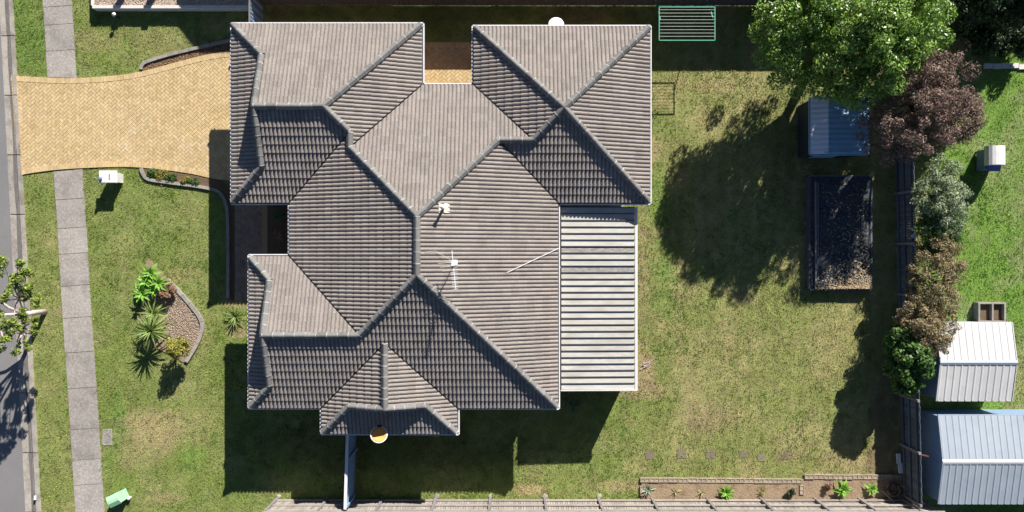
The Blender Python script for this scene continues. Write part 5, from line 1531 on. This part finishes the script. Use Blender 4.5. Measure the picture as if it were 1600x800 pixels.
def build_neighbours():
    gable_shed('garden_shed', 'white steel gable shed in the neighbouring yard', 1463, 1581, 504, 626, 1.4, 1.7, 11, M_SHEDWHITE, M_SHEDBLUEWALL, M_SHEDBLUE)
    gable_shed('garden_shed', 'grey-blue steel gable shed at the lower right corner', 1466, 1690, 649, 787, 1.5, 1.84, 22, M_SHEDBLUE, M_SHEDBLUEWALL, M_WHITE)
    # covered barbecue on the lawn
    c = G(1535, 252)
    root = thing('barbecue', 'covered barbecue with white hood and blue front on bright lawn', 'barbecue', tuple(c))
    mb = MB(); mb.box(c + Vector((0, 0, 0.42)), (0.62, 0.8, 0.6)); mb.part('cabinet', M_PURPLECOVER, root)
    mb = MB()
    prof = [(-0.37, 0.73), (-0.37, 0.86), (-0.33, 0.97), (-0.24, 1.06), (-0.12, 1.11), (0.0, 1.13), (0.12, 1.11), (0.24, 1.06), (0.33, 0.97), (0.37, 0.86), (0.37, 0.73)]
    k = len(prof); q = [c + Vector((x, -0.26, z)) for x, z in prof] + [c + Vector((x, 0.5, z)) for x, z in prof]
    mb.add(q, [(i + 1, i, i + k, i + k + 1) for i in range(k - 1)] + [tuple(range(k)), tuple(range(2 * k - 1, k - 1, -1)), (0, k - 1, 2 * k - 1, k)][:2])
    mb.part('hood', M_WHITE, root)
    mb = MB(); mb.box(c + Vector((0, -0.36, 0.76)), (0.5, 0.26, 0.05)); mb.part('side_shelf', M_PURPLECOVER, root)
    for sx in (-1, 1):
        for sy in (-1, 1):
            mb = MB(); mb.box(c + Vector((sx * 0.27, sy * 0.36, 0.06)), (0.06, 0.06, 0.13)); mb.part('leg', M_DARK, root)
    # open timber planter behind the white shed
    c = G(1541, 487)
    root = thing('planter_box', 'open two-compartment timber planter behind the white shed', 'planter', tuple(c))
    for dx in (-0.5, 0.05, 0.55):
        mb = MB(); mb.box(c + Vector((dx, 0, 0.18)), (0.07, 0.68, 0.36)); mb.part('side_board', M_TIMBER, root)
    for dy in (-0.37, 0.37):
        mb = MB(); mb.box(c + Vector((0.025, dy, 0.18)), (1.13, 0.06, 0.36)); mb.part('end_board', M_TIMBER, root)
    mb = MB(); mb.box(c + Vector((-0.225, 0, 0.1)), (0.46, 0.66, 0.16)); mb.part('soil', M_SOIL, root)
    mb = MB(); mb.box(c + Vector((0.30, 0, 0.1)), (0.42, 0.66, 0.16)); mb.part('soil', M_SOIL, root)
    # paved strip beneath the dark bushes
    root = thing('stone_edge', 'pale stone edging strip below the dark bushes', 'stone edging', tuple(G(1565, 103)))
    for i in range(5):
        mb = MB(); c = G(1543 + i * 13.5, 104 + random.uniform(-1, 1)); mb.box(c + Vector((0, 0, 0.03)), (0.33, 0.2, 0.1), random.uniform(-.05, .05)); mb.part('stone', M_WHITEOLD, root)
    # concrete pad between the sheds
    mb = MB(); mb.prism([tuple(G(*p)[:2]) for p in ((1535, 640), (1640, 640), (1640, 655), (1535, 655))], -0.04, 0.02); mb.obj('shed_pad', M_CONC, tuple(G(1580, 648)), 'concrete pad between the two neighbouring sheds', 'paving', kind='structure')
    # raised gravel planter of the house above
    root = thing('raised_planter', 'raised gravel bed with pale retaining wall at the upper left', 'planter', tuple(G(270, -5)))
    h = 0.42
    a = P(144, 10.5, h); x1 = P(404, 10, h).x; yt = G(0, -60).y
    mb = MB(); mb.beam((a.x, a.y, h / 2), (x1, a.y, h / 2), 0.12, h); mb.part('retaining_wall', M_WHITEOLD, root)
    mb = MB(); mb.beam((a.x + 0.0, a.y + 0.062, h / 2 - 0.01), (a.x, yt, h / 2 - 0.01), 0.12, h - 0.02); mb.part('side_wall', M_WHITEOLD, root)
    mb = MB(); mb.add([(a.x + .06, a.y + .06, h - 0.05), (x1, a.y + .06, h - 0.05), (x1, yt, h - 0.05), (a.x + .06, yt, h - 0.05)], [(0, 1, 2, 3)]); mb.part('gravel_bed', M_MULCH, root)
    mb = MB()
    for _ in range(2200):
        c = Vector((random.uniform(a.x + .08, x1), random.uniform(a.y + .08, a.y + 0.9), h - 0.05)); s = random.uniform(0.02, 0.05)
        q = Matrix.Rotation(random.uniform(0, 6.28), 3, 'Z')
        mb.add([c + q @ Vector(p) for p in ((-s, 0, 0), (0, -s * .7, 0), (s, 0, 0), (0, s * .7, 0), (0, 0, s * .7))], [(0, 1, 4), (1, 2, 4), (2, 3, 4), (3, 0, 4)])
    o = mb.part('gravel', M_MULCH, root); o['kind'] = 'stuff'
    for x, lab in ((205, 'left unseen post added to cast a shadow bar on the gravel'), (252, 'right unseen post added to cast a shadow bar on the gravel')):
        c = G(x, -14, h - 0.06)  # unseen timber posts added to throw shadow bars over the gravel
        mb = MB(); mb.box(c + Vector((0, 0, 0.3)), (0.22, 0.22, 0.6)); mb.box(c + Vector((0, 0, 0.62)), (0.26, 0.26, 0.04)); mb.obj('shadow_post', M_TIMBER, tuple(c), lab, 'shadow_post', 'unseen posts added for their shadows')
    c = G(187, 28)
    root = thing('garden_light', 'small white globe garden light below the raised gravel bed', 'garden light', tuple(c))
    mb = MB(); mb.tube([c, c + Vector((0, 0, 0.42))], 0.03, 8); mb.part('stake', M_DARK, root)
    mb = MB(); mb.lathe([(0.0, -0.07), (0.06, -0.05), (0.085, 0.0), (0.06, 0.05), (0.0, 0.07)], c + Vector((0, 0, 0.47)), 14); mb.part('globe', M_WHITE, root, True)
    # house beyond the upper edge whose steep roof throws the shadow at the upper left
    e = G(341, -112, 2.6); L = 9.0
    root = thing('neighbour_house', 'neighbouring brick house with steep hipped roof beyond the upper edge', 'house', (e.x + L / 2, e.y + L / 2, 0))
    mb = MB(); mb.prism([(e.x + .5, e.y + .5), (e.x + L - .5, e.y + .5), (e.x + L - .5, e.y + L - .5), (e.x + .5, e.y + L - .5)], 0, 2.6); mb.part('wall', M_BRICK, root)
    d = 3.2; r = d * 0.97
    mb = MB(); mb.add([(e.x, e.y, 2.6), (e.x + L, e.y, 2.6), (e.x + L, e.y + L, 2.6), (e.x, e.y + L, 2.6), (e.x + d, e.y + d, 2.6 + r), (e.x + L - d, e.y + d, 2.6 + r), (e.x + L - d, e.y + L - d, 2.6 + r), (e.x + d, e.y + L - d, 2.6 + r)],
           [(0, 1, 5, 4), (1, 2, 6, 5), (2, 3, 7, 6), (3, 0, 4, 7), (4, 5, 6, 7), (3, 2, 1, 0)]); mb.part('roof', M_TILE, root)
build_neighbours()
